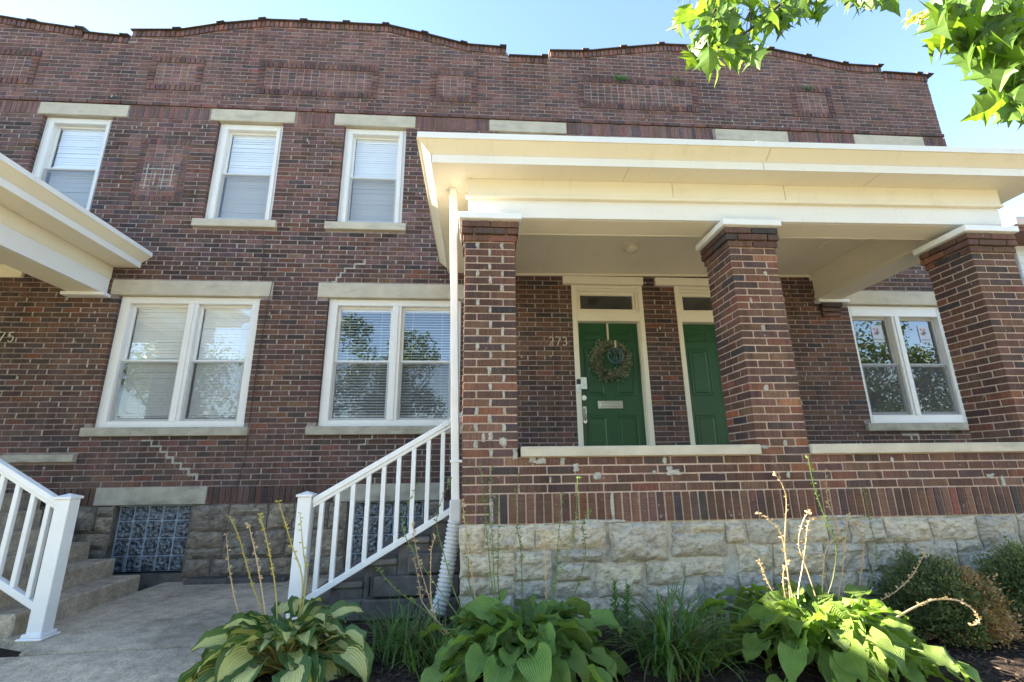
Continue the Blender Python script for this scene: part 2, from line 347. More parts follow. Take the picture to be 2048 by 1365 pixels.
house = empty('brick_row_house', (0, .3, -.75), 'two-storey brown brick row house with stepped curving parapet', 'house')
UZ0, UZ1, SZ0, SZ1 = 5.067, 5.26, 3.44, 3.548
UW = [(-5.813, -4.673, -5.74, -4.86), (-3.588, -2.462, -3.477, -2.61), (-1.923, -.795, -1.777, -.92), (.255, 1.38, .39, 1.25), (3.627, 4.756, 3.76, 4.62), (5.809, 6.947, 5.94, 6.81)]
LW = [(-4.389, -2.466, -4.283, -2.61), (-1.916, .007, -1.78, -.105), (5.03, 6.7, 5.159, 6.56)]
BW = [(-4.071, -2.895, -3.84, -3.05), (-1.502, -.309, -1.34, -.50)]
DO = [(1.337, 2.29), (2.735, 3.69)]
holes = []      # where no facade bricks go (lintels, sills, openings)
voids = []      # where the wall is open
for l, r, a, b in UW:
    holes += [(l, r, UZ0, UZ1), (a, b, SZ1, UZ0), (l+.02, r-.06, SZ0, SZ1)]; voids.append((a, b, SZ1, UZ0))
for i, (l, r, a, b) in enumerate(LW):
    holes += [(l, r, 2.501, 2.701), (a, b, .89, 2.501), (l+.03, r-.07, .788, .89)]; voids.append((a, b, .89, 2.501))
for l, r, a, b in BW:
    holes += [(l, r, .042, .234)]; voids.append((a, b, -.66, .042))
for a, b in DO:
    holes += [(a, b, .19, 2.73), (a-.11 if a < 2 else 2.47, b+.02 if a < 2 else 3.8, 2.725, 2.845)]; voids.append((a, b, .19, 2.725))
holes.append((-5.15, -4.36, .51, .595))
# parapet profile (from the coping tiles)
PROF = [(-9, 6.53), (-8.45, 6.84), (-7.2, 6.84), (-6.75, 6.66), (-6.17, 6.572), (-5.514, 6.491), (-5.50, 6.44), (-4.90, 6.405), (-4.865, 6.526), (-4.211, 6.57), (-3.627, 6.729), (-3.05, 6.834), (-2.459, 6.846), (-1.839, 6.851), (-1.262, 6.853), (-.681, 6.721), (-.092, 6.57), (.50, 6.551), (.56, 6.405), (1.13, 6.411), (1.18, 6.537), (1.765, 6.564), (2.363, 6.669), (2.97, 6.765), (3.538, 6.772), (4.2, 6.78), (4.759, 6.78), (5.359, 6.669), (5.953, 6.557), (6.545, 6.552), (6.56, 6.444), (7.124, 6.435), (7.304, 6.42)]
def prof(x):
    for (a, za), (b, zb) in zip(PROF, PROF[1:]):
        if a <= x <= b: return za + (zb-za)*(x-a)/(b-a)
    return 6.42
PAN = [(-6.72, -5.99), (-4.53, -3.80), (-3.05, -1.36), (-.612, .078), (1.583, 3.43), (4.925, 5.605)]
PZ0, PZ1 = 5.535, 6.0975
XL, XR = -8.2, 7.304
CA = [-4.42, -3.78, 3.795, 4.749]     # blind panel between two upper windows
ph = holes + [(a, b, PZ0, PZ1) for a, b in PAN] + [(CA[0], CA[1], CA[2], CA[3])]
def spans(zc, x0, x1, hs, ztol=.012):
    iv = [(x0, x1)]
    for a, b, c, d in hs:
        if c - ztol < zc < d + ztol:
            n = []
            for p, q in iv:
                if b <= p or a >= q: n.append((p, q)); continue
                if a > p: n.append((p, a))
                if b < q: n.append((b, q))
            iv = n
    return iv
cand = []; heads = MB(); fb = MB(); fs_ = MB()
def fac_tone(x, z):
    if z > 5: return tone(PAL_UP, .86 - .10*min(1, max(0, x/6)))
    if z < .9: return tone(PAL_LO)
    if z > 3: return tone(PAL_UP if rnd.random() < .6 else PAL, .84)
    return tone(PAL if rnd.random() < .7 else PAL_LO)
def lay(z0, h, row, top=False, y=0):
    zc = z0 + h/2
    for p, q in spans(zc, XL, XR, ph):
        k = math.floor((p - 1)/BL); off = (row % 2)*BL/2
        x = k*BL + off
        while x < q:
            if p - x > BL-.055: x += BL; a = p + .001; b = min(q, x+BL) - JT/2
            else: a, b = max(p, x) + JT/2, min(q, x+BL) - JT/2
            if q - (x+BL) < .055: b = q - .001
            if x + BL - .01 < p: x += BL; continue
            if a - JT/2 <= p + 1e-6: a = p + (.001 if abs(p-XL) > .01 else 0)
            if b + JT/2 >= q - 1e-6: b = q - .001
            if b - a > .022:
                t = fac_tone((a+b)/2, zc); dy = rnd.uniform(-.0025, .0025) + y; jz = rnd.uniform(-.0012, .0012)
                zb, zt = z0 + JT/2 + jz, z0 + h - JT/2 + jz
                if top:
                    ta, tb = min(zt, prof(a)-.112), min(zt, prof(b)-.112)
                    if min(ta, tb) - zb < .006: 
                        if max(ta, tb) - zb < .02: x += BL; continue
                        ta, tb = max(ta, zb+.003), max(tb, zb+.003)
                    face_brick(fb, [(a, zb), (b, zb), (b, tb), (a, ta)], dy, t)
                elif abs((b-a) - (BL-JT)) < 1e-4 and y == 0: cand.append(((a+b)/2, zc, t, dy))
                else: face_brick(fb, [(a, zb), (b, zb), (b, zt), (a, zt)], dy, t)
            if b >= q - .0015: break
            if not top and z0 < 5.1 and y == 0 and rnd.random() < (.42 if zc > .9 else .12):
                e = rnd.uniform(.0035, .0075); zz0, zz1 = z0+rnd.uniform(-.004, .02), z0+h-rnd.uniform(-.002, .012); u = b+JT/2+rnd.uniform(-.003, .003)
                heads.box(u-e, u+e, -.0032, .006, zz0, zz1, bv=.001)
            x += BL
NR = 76; HR = (5.067-.234)/NR
for i in range(NR): lay(.234 + i*HR, HR, i)
lay(5.263, .062, 1, y=-.022)                   # belt course stands proud
z = 5.285; i = 0
while z < 6.85: lay(z, .0625, i, top=True); z += .0625; i += 1
def soldiers(z0, z1, hs, y, p):
    x = XL
    while x < XR:
        a, b = x + JT/2, x + .0655 - JT/2; x += .0655
        if any(h[0]-.01 < (a+b)/2 < h[1]+.01 and h[2] < (z0+z1)/2 < h[3] for h in hs): continue
        face_brick(fs_, [(a, z0+.004), (b, z0+.004), (b, z1-.004), (a, z1-.004)], y + rnd.uniform(-.002, .002), tone(p))
soldiers(UZ0, UZ1, holes, -.004, PAL_UP); soldiers(.042, .234, holes, -.012, PAL_LO)
# parapet header course under the coping, following its curve
for (a, za), (b, zb) in zip(PROF, PROF[1:]):
    if b < XL or b-a < .08: continue
    n = max(1, round((b-a)/.066))
    for k in range(n):
        u0, u1 = a + (b-a)*k/n + .005, a + (b-a)*(k+1)/n - .005
        t0, t1 = za+(zb-za)*(u0-a)/(b-a)-.012, za+(zb-za)*(u1-a)/(b-a)-.012
        face_brick(fb, [(u0, t0-.095), (u1, t1-.095), (u1, t1), (u0, t0)], -.018+rnd.uniform(-.003, .003), tone(PAL_UP, 1.05))
def panel(a, b, c, d, y=-.012):
    hb = .095; n = round((b-a)/.066)
    for k in range(n):
        u0, u1 = a+(b-a)*k/n+.004, a+(b-a)*(k+1)/n-.004
        for z0 in (c, d-hb): face_brick(fb, [(u0, z0+.004), (u1, z0+.004), (u1, z0+hb-.004), (u0, z0+hb-.004)], y+rnd.uniform(-.003, .003), tone(PAL_UP, .85))
    n = round((d-c-2*hb)/.0628); hh = (d-c-2*hb)/n; m = max(2, round((b-a-2*hb)/.106))
    for k in range(n):
        z0 = c+hb+k*hh
        for u0 in (a, b-hb): face_brick(fb, [(u0+.004, z0+.004), (u0+hb-.004, z0+.004), (u0+hb-.004, z0+hh-.004), (u0+.004, z0+hh-.004)], y+rnd.uniform(-.003, .003), tone(PAL_UP, .9))
        ww = (b-a-2*hb)/m
        for j in range(m):
            u0 = a+hb+j*ww; face_brick(fb, [(u0+.0045, z0+.0045), (u0+ww-.0045, z0+.0045), (u0+ww-.0045, z0+hh-.0045), (u0+.0045, z0+hh-.0045)], .001+rnd.uniform(-.002, .002), tone(PAL_UP))
for a, b in PAN:
    if b > XL: panel(max(a, XL), b, PZ0, PZ1)
panel(*CA, y=-.004)
# the 300 facade bricks that show largest are single objects
def scr(x, y, z):
    d = Vector((x, y, z)) - CAM_C; k = d.dot(CAM_F); return 1024+FPX*d.dot(CAM_R)/k, 682.5-FPX*d.dot(CAM_U)/k, k
vis = []
for c in cand:
    px, py, k = scr(c[0], 0, c[1])
    ok = (0 < px < 895 and 0 < py < 1010) or (1045 < px < 1135 and 565 < py < 885)
    vis.append((k if ok else 99, c))
vis.sort(key=lambda e: e[0])
for n, (k, c) in enumerate(vis):
    x, zc, t, dy = c
    if n < 300: one_brick(house, (x, dy, zc), 0, t)
    else:
        hx, hz = (BL-JT)/2, HR/2-JT/2; face_brick(fb, [(x-hx, zc-hz), (x+hx, zc-hz), (x+hx, zc+hz), (x-hx, zc+hz)], dy, t)
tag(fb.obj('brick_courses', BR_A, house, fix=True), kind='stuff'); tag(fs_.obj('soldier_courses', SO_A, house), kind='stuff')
# mortar wall with openings, parapet and the body of the house
def wall_sheet(mb, x0, x1, z0, z1, vd, y0, y1):
    X = sorted({x0, x1, *[v for a, b, c, d in vd for v in (a, b) if x0 < v < x1]}); Z = sorted({z0, z1, *[v for a, b, c, d in vd for v in (c, d) if z0 < v < z1]})
    for a, b in zip(X, X[1:]):
        for c, d in zip(Z, Z[1:]):
            if any(v[0] < (a+b)/2 < v[1] and v[2] < (c+d)/2 < v[3] for v in vd): continue
            mb.add([(a, y0, c), (b, y0, c), (b, y0, d), (a, y0, d)], [(0,1,2,3)])
    for a, b, c, d in vd:
        mb.add([(a, y0, c), (b, y0, c), (b, y0, d), (a, y0, d), (a, y1, c), (b, y1, c), (b, y1, d), (a, y1, d)], [(0,1,5,4), (1,2,6,5), (2,3,7,6), (3,0,4,7)])
vv = [(a-.004, b+.004, c-.004, d+.004) for a, b, c, d in voids if c > .1]
wm = MB(); wall_sheet(wm, -9, XR-.006, .042, 6.30, vv, .0045, .24)
for (a, za), (b, zb) in zip(PROF, PROF[1:]):
    b = min(b, XR-.006); wm.add([(a, .0045, 6.30), (b, .0045, 6.30), (b, .0045, zb-.02), (a, .0045, za-.02), (a, .3, 5.9), (b, .3, 5.9), (b, .3, zb-.02), (a, .3, za-.02)], [(0,1,2,3), (4,7,6,5), (3,2,6,7)])
wm.obj('wall', MORTAR, house, fix=False)
hb_ = MB()
hb_.add([(-9, .0085, -.75), (-9, 9, -.75), (-9, 9, 6.5), (-9, .0085, 6.5)], [(0,1,2,3)]); hb_.add([(XR-.006, .0085, -.75), (XR-.006, 9, -.75), (XR-.006, 9, 6.4), (XR-.006, .0085, 6.4)], [(0,3,2,1)])
hb_.add([(-9, 9, -.75), (XR-.006, 9, -.75), (XR-.006, 9, 6.4), (-9, 9, 6.4)], [(0,1,2,3)])
hb_.obj('side_and_rear_walls', plain('side_brick', (.11, .06, .05), .3, 12, .9), house, fix=False)
B(-8.99, XR-.01, .31, 8.99, 5.85, 5.95).obj('roof', ASPH, house)
rm = MB()
for zf in (.16, 3.0, 5.8): rm.box(-8.9, XR-.1, .32, 4.5, zf-.02, zf+.02)
for xw in (-6.3, -4.5, -2.3, .1, 1.2, 2.5, 3.8, 5.0, 7.1): rm.box(xw-.03, xw+.03, .32, 4.4, .19, 5.75)
rm.box(-8.9, XR-.1, 4.5, 4.55, -.7, 5.8); rm.obj('interior_walls', ROOM, house)
# facade stonework
def dressed(name, x0, x1, y0, y1, z0, z1, m, parent, bv=.007):
    return B(x0, x1, y0, y1, z0, z1, bv=bv).obj(name, m, parent)
for l, r, a, b in UW:
    dressed('lintel', l+.002, r-.002, -.012, .13, UZ0+.002, UZ1-.002, LIME, house); dressed('window_sill', l+.02, r-.06, -.05, .14, SZ0+.002, SZ1-.001, LIME, house)
for l, r, a, b in LW:
    dressed('lintel', l+.002, r-.002, -.012, .13, 2.503, 2.699, LIME, house); dressed('window_sill', l+.03, r-.07, -.05, .14, .79, .889, LIMED, house)
for l, r, a, b in BW: dressed('lintel', l+.002, r-.002, -.03, .13, .044, .232, LIMED, house)
dressed('stone_ledge', -5.15, -4.36, -.06, .05, .512, .593, LIMED, house)
# stepped repointing in old cracks
def crack(pts, wd=.017, m=POINTING):
    mb = MB(); (x, z0) = pts[0]
    for (a, b), (c, d) in zip(pts, pts[1:]):
        n = max(1, round(abs(d-b)/HR)); zz = b
        for k in range(n):
            x0 = a + (c-a)*k/n; x1 = a + (c-a)*(k+1)/n; zr = .234 + round((b + (d-b)*k/n - .234)/HR)*HR; zn = zr + math.copysign(HR, d-b)
            e = rnd.uniform(.8, 1.5)*wd/2
            mb.box(min(x0, x1)-.008, max(x0, x1)+.008, -.0045, .01, zr-e, zr+e, bv=.0015); mb.box(x1-e, x1+e, -.0042, .01, min(zr, zn)-.004, max(zr, zn)+.004, bv=.0015)
    mb.obj('repointed_crack', m, house)
crack([(-3.70, .752), (-3.483, .611), (-3.328, .5), (-3.04, .32)], .02); crack([(-1.747, 2.72), (-1.606, 2.919), (-1.36, 3.029)], .016); crack([(-1.05, .78), (-1.27, .618)], .014); crack([(5.55, .77), (5.75, .66)], .018)
# light mortar in the blind panel, spots of lime on the facade
mp = MB()
for k in range(4): mp.box(-4.27+.106*k-.007, -4.27+.106*k+.007, -.001, .012, 3.98+.05*(k % 2), 4.36-.06*((k*2) % 3))
for k in range(4): mp.box(-4.34, -3.90-.03*(k % 2), -.0005, .012, 4.03+.085*k-.006, 4.03+.085*k+.006)
mp.obj('fresh_mortar_grid', POINTING, house)
tag(heads.obj('pale_head_joints', POINTING, house, fix=False), kind='stuff')
sp = MB()
for k in range(170):
    x = rnd.uniform(-6.5, 5.1); zc = rnd.choice([rnd.uniform(.3, 3), rnd.uniform(2, 5), rnd.uniform(5.3, 5.5)])
    if any(a-.03 < x < b+.03 and c-.03 < zc < d+.03 for a, b, c, d in holes): continue
    e, f = rnd.uniform(.003, .011), rnd.uniform(.004, .026); sp.box(x-e, x+e, -.0045, .005, zc-f, zc+f, bv=.001)
tag(sp.obj('mortar_specks', POINTING, house), kind='stuff')
# coping tiles
def coping(a, za, b, zb):
    mb = MB(); d = Vector((b-a, 0, zb-za)); n = 9; L_ = d.length; ux = d.normalized(); uz = Vector((-ux.z, 0, ux.x))
    def ring(s, k, sh): return [Vector((a, .13, za)) + ux*s + Vector((0, 1, 0))*(math.cos(math.pi*i/(n-1))*-.185*k) + uz*(math.sin(math.pi*i/(n-1))*.05*k - .006*(i in (0, n-1)) + sh) for i in range(n)]
    st = [(-.01, 1.0, 0), (L_-.09, 1.0, 0), (L_-.088, 1.12, .006), (L_+.012, 1.12, .006)]
    vs = [p for s_, k, sh in st for p in ring(s_, k, sh)]
    F = [(j*n+i, j*n+i+1, (j+1)*n+i+1, (j+1)*n+i) for j in range(len(st)-1) for i in range(n-1)] + [tuple(range(n)), tuple(range((len(st)-1)*n, len(st)*n))]
    F += [(j*n, (j+1)*n, (j+1)*n+n-1, j*n+n-1) for j in range(len(st)-1)]
    mb.add(vs, F); mb.obj('coping_tile', COPE, house)
for (a, za), (b, zb) in zip(PROF, PROF[1:]):
    if b-a > .1: coping(a, za-.008, b + (.06 if b > 7 else 0), zb-.008)
# ------------------------------------------------------------------ windows
def sash_frame(mb, x0, x1, z0, z1, y0, y1, w=.035, bv=.004):
    mb.box(x0, x0+w, y0, y1, z0, z1, bv=bv); mb.box(x1-w, x1, y0, y1, z0, z1, bv=bv); mb.box(x0+w-.002, x1-w+.002, y0+.001, y1-.001, z0, z0+w, bv=bv); mb.box(x0+w-.002, x1-w+.002, y0+.001, y1-.001, z1-w, z1, bv=bv)
def blind(x0, x1, z0, z1, y, tilt, label, open_=False, pitch=.035):
    e = empty('window_blind', ((x0+x1)/2, y, z0), label, 'blind', 'horizontal blinds behind the windows')
    mb = MB(); c, s_ = math.cos(tilt)*.021, math.sin(tilt)*.021
    sl_ = MB(); sl_.add([(x0, -c, -s_), (x1, -c, -s_), (x1, 0, .0025), (x0, 0, .0025), (x1, c, s_), (x0, c, s_), (x0, 0, .001), (x1, 0, .001)], [(0,1,2,3), (3,2,4,5), (0,6,7,1), (6,5,4,7)])
    me = sl_.mesh('slat', BLIND)
    n = int((z1-z0-.06)/pitch)
    for k in range(n):
        o = bpy.data.objects.new('slat', me); o.location = (0, y + rnd.gauss(0, .0008), z1-.05-k*pitch + rnd.gauss(0, .0006)); o.rotation_euler = (rnd.gauss(0, .014), 0, rnd.gauss(0, .0004)); link(o, e)
    B(x0, x1, y-.02, y+.02, z1-.035, z1-.002).obj('head_rail', BLIND, e); B(x0, x1, y-.015, y+.015, z1-.05-n*pitch-.008, z1-.05-n*pitch+.008).obj('bottom_rail', BLIND, e)
    for f in (.18, .82): MB().tube([(x0+(x1-x0)*f, y-.024, z1-.03), (x0+(x1-x0)*f, y-.024, z0+.03)], .0012, 4).obj('ladder_cord', BLIND, e)
def sash_unit(x0, x1, z0, z1, y, parent, screen=True, fm=TRIM, gap=.035):
    zm = (z0+z1)/2
    u = MB(); sash_frame(u, x0, x1, zm-.018, z1, y+.034, y+.064, gap*.9); uo = u.obj('upper_sash', fm, parent)
    l = MB(); sash_frame(l, x0, x1, z0, zm+.018, y+.002, y+.032, gap); lo = l.obj('lower_sash', fm, parent)
    for nm, a, b, yy in (('upper_pane', zm, z1-.02, y+.049), ('lower_pane', z0+.02, zm, y+.018)):
        mb = MB(); mb.add([(x0+.015, yy, a), (x1-.015, yy, a), (x1-.015, yy, b), (x0+.015, yy, b)], [(0,1,2,3)]); mb.obj(nm, GLASS, parent, fix=False)
    if screen:
        mb = MB(); mb.add([(x0+.01, y-.004, z0+.01), (x1-.01, y-.004, z0+.01), (x1-.01, y-.004, zm), (x0+.01, y-.004, zm)], [(0,1,2,3)]); mb.obj('insect_screen', SCREEN, parent, fix=False)
def upper_window(i, l, r, a, b):
    f = MB(); z0, z1 = SZ1, UZ0; y = .055; t = .105
    f.box(a, a+t, y, .16, z0, z1, bv=.006); f.box(b-t, b, y, .16, z0, z1, bv=.006); f.box(a+t-.003, b-t+.003, y+.001, .159, z1-.085, z1, bv=.006); f.box(a+t-.003, b-t+.003, y+.001, .159, z0, z0+.06, bv=.006)
    f.box(a+t*.45, a+t*.5, y-.012, y+.01, z0, z1-.03); f.box(b-t*.5, b-t*.45, y-.012, y+.01, z0, z1-.03)
    o = f.obj('window', TRIM, house)
    sash_unit(a+t-.002, b-t+.002, z0+.058, z1-.083, y+.03, o)
    if i < 3: blind(a+t+.03, b-t-.03, z0+.08, z1-.09, .172, 1.32, ['white blind closed behind the upper window above the neighbouring porch roof', 'white blind closed behind the middle upper window', 'white blind closed behind the upper window beside the porch roof'][i])
for i, a in enumerate(UW): upper_window(i, *a)
def lower_window(i, l, r, a, b):
    new = i == 2; y = .05; z0, z1 = .89, 2.501; t = .11 if not new else .07; zt = z1-(.085 if not new else .15); zb = z0+(.075 if not new else .11)
    f = MB(); f.box(a, a+t, y, .17, z0, z1, bv=.006); f.box(b-t, b, y, .17, z0, z1, bv=.006); f.box(a+t-.003, b-t+.003, y+.001, .169, zt, z1, bv=.006); f.box(a+t-.003, b-t+.003, y+.001, .169, z0, zb, bv=.006)
    m = (a+b)/2 + (.02 if i < 2 else 0); f.box(m-.06, m+.06, y+.002, .168, zb-.003, zt+.003, bv=.006); f.box(m-.02, m+.02, y-.012, y+.02, zb, zt)
    o = f.obj('window', TRIM if not new else VINYL, house)
    for p, q in ((a+t-.002, m-.058), (m+.058, b-t+.002)):
        sash_unit(p, q, zb-.002, zt+.002, y+.035, o, True, TRIM if not new else plain('grey_vinyl%d' % int(p*10), (.42, .42, .41), .03), .035 if not new else .045)
        if new:
            st = MB(); c = (p+q)/2+.12; yy = y+.078
            st.add([(c-.09, yy, 2.0), (c+.07, yy, 2.0), (c+.07, yy, 2.24), (c-.09, yy, 2.24)], [(0,1,2,3)])
            so_ = st.obj('sticker', plain('sticker_paper%d' % int(p*10), (.5, .56, .66), .03), o, fix=False)
            lg = MB(); yy -= .0012
            for u, v_, mi in ((-.05, .17, 0), (-.02, .14, 0), (-.05, .11, 0), (.0, .17, 0), (.0, .125, 1), (-.025, .105, 1)): lg.add([(c+u-.012, yy, 2.0+v_), (c+u+.016, yy, 2.0+v_), (c+u+.012, yy, 2.03+v_), (c+u-.014, yy, 2.035+v_)], [(0,1,2,3)], mi)
            for k in range(7): lg.add([(c-.075+.019*k, yy, 2.03), (c-.064+.019*k, yy, 2.03), (c-.066+.019*k, yy, 2.052-.006*(k % 3)), (c-.074+.019*k, yy, 2.05)], [(0,1,2,3)], 1)
            lg.obj('sticker_print', [plain('print_red%d' % int(p*10), (.40, .20, .22)), plain('print_dark%d' % int(p*10), (.13, .15, .2))], so_, fix=False)
        else:
            w_ = ('neighbouring steps' if p < m-.3 else 'black wall cable') if i == 0 else ('black wall cable' if p < m-.3 else 'downspout')
            blind(p+.03, q-.03, zb+.02, zt-.01, .175, (1.22 if i == 0 else .45), ('closed white blind in the sash nearer the %s, window by the open steps' if i == 0 else 'open-slatted white blind in the sash nearer the %s, window behind handrail') % w_)
for i, a in enumerate(LW): lower_window(i, *a)
# glass block basement windows
for n, (l, r, a, b) in enumerate(BW):
    z0, z1 = -.64, .035; fr = B(a+.005, b-.005, .06, .12, z0, z1).obj('basement_window', BLOCKJ, house); nx, nz = 5, 4
    hs = [.155, .18, .18, .155] if n == 0 else [.16, .19, .19, .13]; zz = z1-.008
    for j in range(nz):
        for k in range(nx):
            u0 = a+.015+(b-a-.03)*k/nx; u1 = a+.015+(b-a-.03)*(k+1)/nx
            B(u0+.008, u1-.008, .045, .1, zz-hs[j]+.008, zz-.002, bv=.012).obj('glass_block', BLOCK, fr)
        zz -= hs[j]
# stone foundation of the house
def stone(u0, u1, z0, z1, y, m, parent, bulge=.03, seed=0, res=.03, side=None):
    nu, nv = max(3, int((u1-u0)/res)), max(3, int((z1-z0)/res)); vs = []; sd = rnd.uniform(0, 99)
    for i in range(nu+1):
        for j in range(nv+1):
            s_, t_ = i/nu, j/nv; e = min(s_, 1-s_)*(u1-u0); f = min(t_, 1-t_)*(z1-z0)
            ed = min(1, min(e, f)/.045); P = Vector(((u0+(u1-u0)*s_)*9, sd, (z0+(z1-z0)*t_)*9))
            n_ = noise.fractal(P, .8, 2.1, 4) ; r_ = noise.noise(P*.35)
            jx = noise.noise(P*1.3+Vector((5, 3, 1)))*.019*(1 if ed < .5 else .3); jz = noise.noise(P*1.3+Vector((9, 7, 4)))*.015*(1 if ed < .5 else .3)
            d = ed**.6*bulge*(.75+.8*n_+.6*r_+.35*abs(noise.noise(P*.8+Vector((3,8,2)))))
            vs.append((u0+(u1-u0)*s_+jx, y-d, z0+(z1-z0)*t_+jz))
    F = [(i*(nv+1)+j, (i+1)*(nv+1)+j, (i+1)*(nv+1)+j+1, i*(nv+1)+j+1) for i in range(nu) for j in range(nv)]
    # sides go back into the wall
    rim = [i*(nv+1) for i in range(nu+1)] + [nu*(nv+1)+j for j in range(1, nv+1)] + [i*(nv+1)+nv for i in range(nu-1, -1, -1)] + [j for j in range(nv-1, 0, -1)]
    b0 = len(vs); vs += [(vs[k][0], y+.06, vs[k][2]) for k in rim]; n = len(rim)
    F += [(rim[k], b0+k, b0+(k+1) % n, rim[(k+1) % n]) for k in range(n)]
    mb = MB(); mb.add(vs, F); o = mb.obj('stone', m, parent, smooth=False, fix=True); return o
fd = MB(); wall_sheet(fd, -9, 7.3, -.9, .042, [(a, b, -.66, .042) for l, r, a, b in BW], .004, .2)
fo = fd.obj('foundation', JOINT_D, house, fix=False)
def rubble(x0, x1, z0, z1, y, m, parent, hs):
    z = z1
    while z > z0+.06:
        h = rnd.choice(hs); x = x0
        if z-h < z0+.06: h = z-z0
        while x < x1-.02:
            w_ = rnd.uniform(.22, .45)
            if x1-(x+w_) < .14: w_ = x1-x
            if h > .2 and rnd.random() < .35:
                c = z-h*rnd.uniform(.35, .65); stone(x+.008, x+w_-.008, c+.006, z-.006, y, m, parent); stone(x+.008, x+w_-.008, z-h+.006, c-.006, y, m, parent)
            else: stone(x+.008, x+w_-.008, z-h+.006, z-.006, y, m, parent)
            x += w_
        z -= h
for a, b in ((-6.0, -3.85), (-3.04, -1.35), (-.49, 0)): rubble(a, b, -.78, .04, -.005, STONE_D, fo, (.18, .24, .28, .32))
# ------------------------------------------------------------------ doors
def door(a, b, first):
    z0, z1 = .19, 2.225; y = .10; f = MB(); t = .062
    f.box(a, a+t, -.008, .14, z0, 2.725, bv=.005); f.box(b-t, b, -.008, .14, z0, 2.725, bv=.005)
    f.box(a+t-.002, b-t+.002, -.007, .139, z1+.002, z1+.135, bv=.005); f.box(a+t-.002, b-t+.002, -.006, .138, 2.68, 2.725, bv=.005)
    f.box(a+t-.012, a+t+.012, .03, .139, z0, z1); f.box(b-t-.012, b-t+.012, .03, .139, z0, z1)
    o = f.obj('door_frame', WHITE_BOUNCE, house)
    tr = MB(); sash_frame(tr, a+t, b-t, z1+.135, 2.68, .01, .05, .035); tr.box(a+t+.03, a+t+.06, .045, .08, z1+.16, 2.66); tr.box(b-t-.06, b-t-.03, .045, .08, z1+.16, 2.66); tr.box(a+t+.03, b-t-.03, .046, .081, 2.60, 2.66); tr.obj('transom', WHITE_BOUNCE, o)
    g_ = MB(); g_.add([(a+t+.03, .075, z1+.15), (b-t-.03, .075, z1+.15), (b-t-.03, .075, 2.66), (a+t+.03, .075, 2.66)], [(0,1,2,3)]); g_.obj('transom_pane', GLASS, o, fix=False)
    B(a-.02, b+.02, -.05, .14, .192, .225, bv=.006).obj('threshold', LIME, o)
    lf = B(a+t+.003, b-t-.003, y, y+.045, z0+.04, z1, bv=.003).obj('door', GREEN, house)
    W = b-a-2*t; cx = (a+b)/2
    for sx in (-1, 1):
        for c, d in ((1.985, 2.115), (1.16+.10, 1.88), (.38, 1.02)):
            u0, u1 = cx+sx*.055, cx+sx*(W/2-.085)
            u0, u1 = min(u0, u1), max(u0, u1); p = MB()
            for k, (e, hgt) in enumerate(((0, .009),)):
                p.box(u0, u0+.016, y-hgt, y+.005, c, d, bv=.004); p.box(u1-.016, u1, y-hgt, y+.005, c, d, bv=.004); p.box(u0+.014, u1-.014, y-hgt+.0005, y+.0045, c, c+.016, bv=.004); p.box(u0+.014, u1-.014, y-hgt+.0005, y+.0045, d-.016, d, bv=.004)
            i_ = .034
            if u1-u0 > .08: p.add([(u0+i_, y+.001, c+i_), (u1-i_, y+.001, c+i_), (u1-i_, y+.001, d-i_), (u0+i_, y+.001, d-i_), (u0+i_+.018, y-.008, c+i_+.018), (u1-i_-.018, y-.008, c+i_+.018), (u1-i_-.018, y-.008, d-i_-.018), (u0+i_+.018, y-.008, d-i_-.018)], [(4,5,6,7), (0,1,5,4), (1,2,6,5), (2,3,7,6), (3,0,4,7)])
            p.obj('panel', GREEN, lf)
    if first:
        ml = MB(); ml.box(1.63, 1.95, y-.012, y+.002, 1.10, 1.20, bv=.004); mo = ml.obj('mail_slot', CHROME, lf); B(1.655, 1.925, y-.02, y-.009, 1.122, 1.178, bv=.004).obj('flap', CHROME, mo)
        h = MB(); hx = 1.455
        h.tube([(hx, y+.005, 1.235), (hx, y-.022, 1.235)], .032, 14); h.tube([(hx, y-.02, 1.235), (hx, y-.03, 1.235)], .014, 10); h.box(hx-.026, hx+.026, y-.012, y+.003, .93, 1.13, bv=.008)
        h.tube([(hx, y-.01, 1.10), (hx, y-.05, 1.085), (hx, y-.065, 1.03), (hx, y-.05, .975), (hx, y-.01, .955)], [.012, .011, .011, .011, .013], 8); h.tube([(hx, y+.002, .94), (hx, y-.018, .94)], .024, 12)
        h.obj('handle', CHROME, lf, smooth=False)
        d_ = MB(); d_.box(1.415, 1.50, y-.035, y+.002, 1.34, 1.50, bv=.006); do_ = d_.obj('deadbolt', CHROME, lf); MB().tube([(1.465, y-.034, 1.40), (1.465, y-.045, 1.40)], .02, 12).obj('lock_cylinder', NUM, do_)
    return lf
door(*DO[0], True); door(*DO[1], False)
hd = MB(); hd.box(1.222, 2.305, -.045, .03, 2.728, 2.835, bv=.004); hd.obj('header_board', WHITE_BOUNCE, house)
hd = MB(); hd.box(2.472, 3.80, -.046, .03, 2.728, 2.834, bv=.004); hd.obj('header_board', WHITE_BOUNCE, house)
# video doorbell
db = empty('doorbell', (1.372, -.02, 1.30), 'black and white video doorbell on the door frame under the wreath', 'doorbell')
B(1.348, 1.396, -.034, -.006, 1.29, 1.39, bv=.005).obj('button_plate', VINYL, db); B(1.348, 1.396, -.034, -.006, 1.392, 1.455, bv=.005).obj('camera_plate', DARK, db); MB().tube([(1.372, -.03, 1.335), (1.372, -.038, 1.335)], .013, 14).obj('button', FLEX, db)
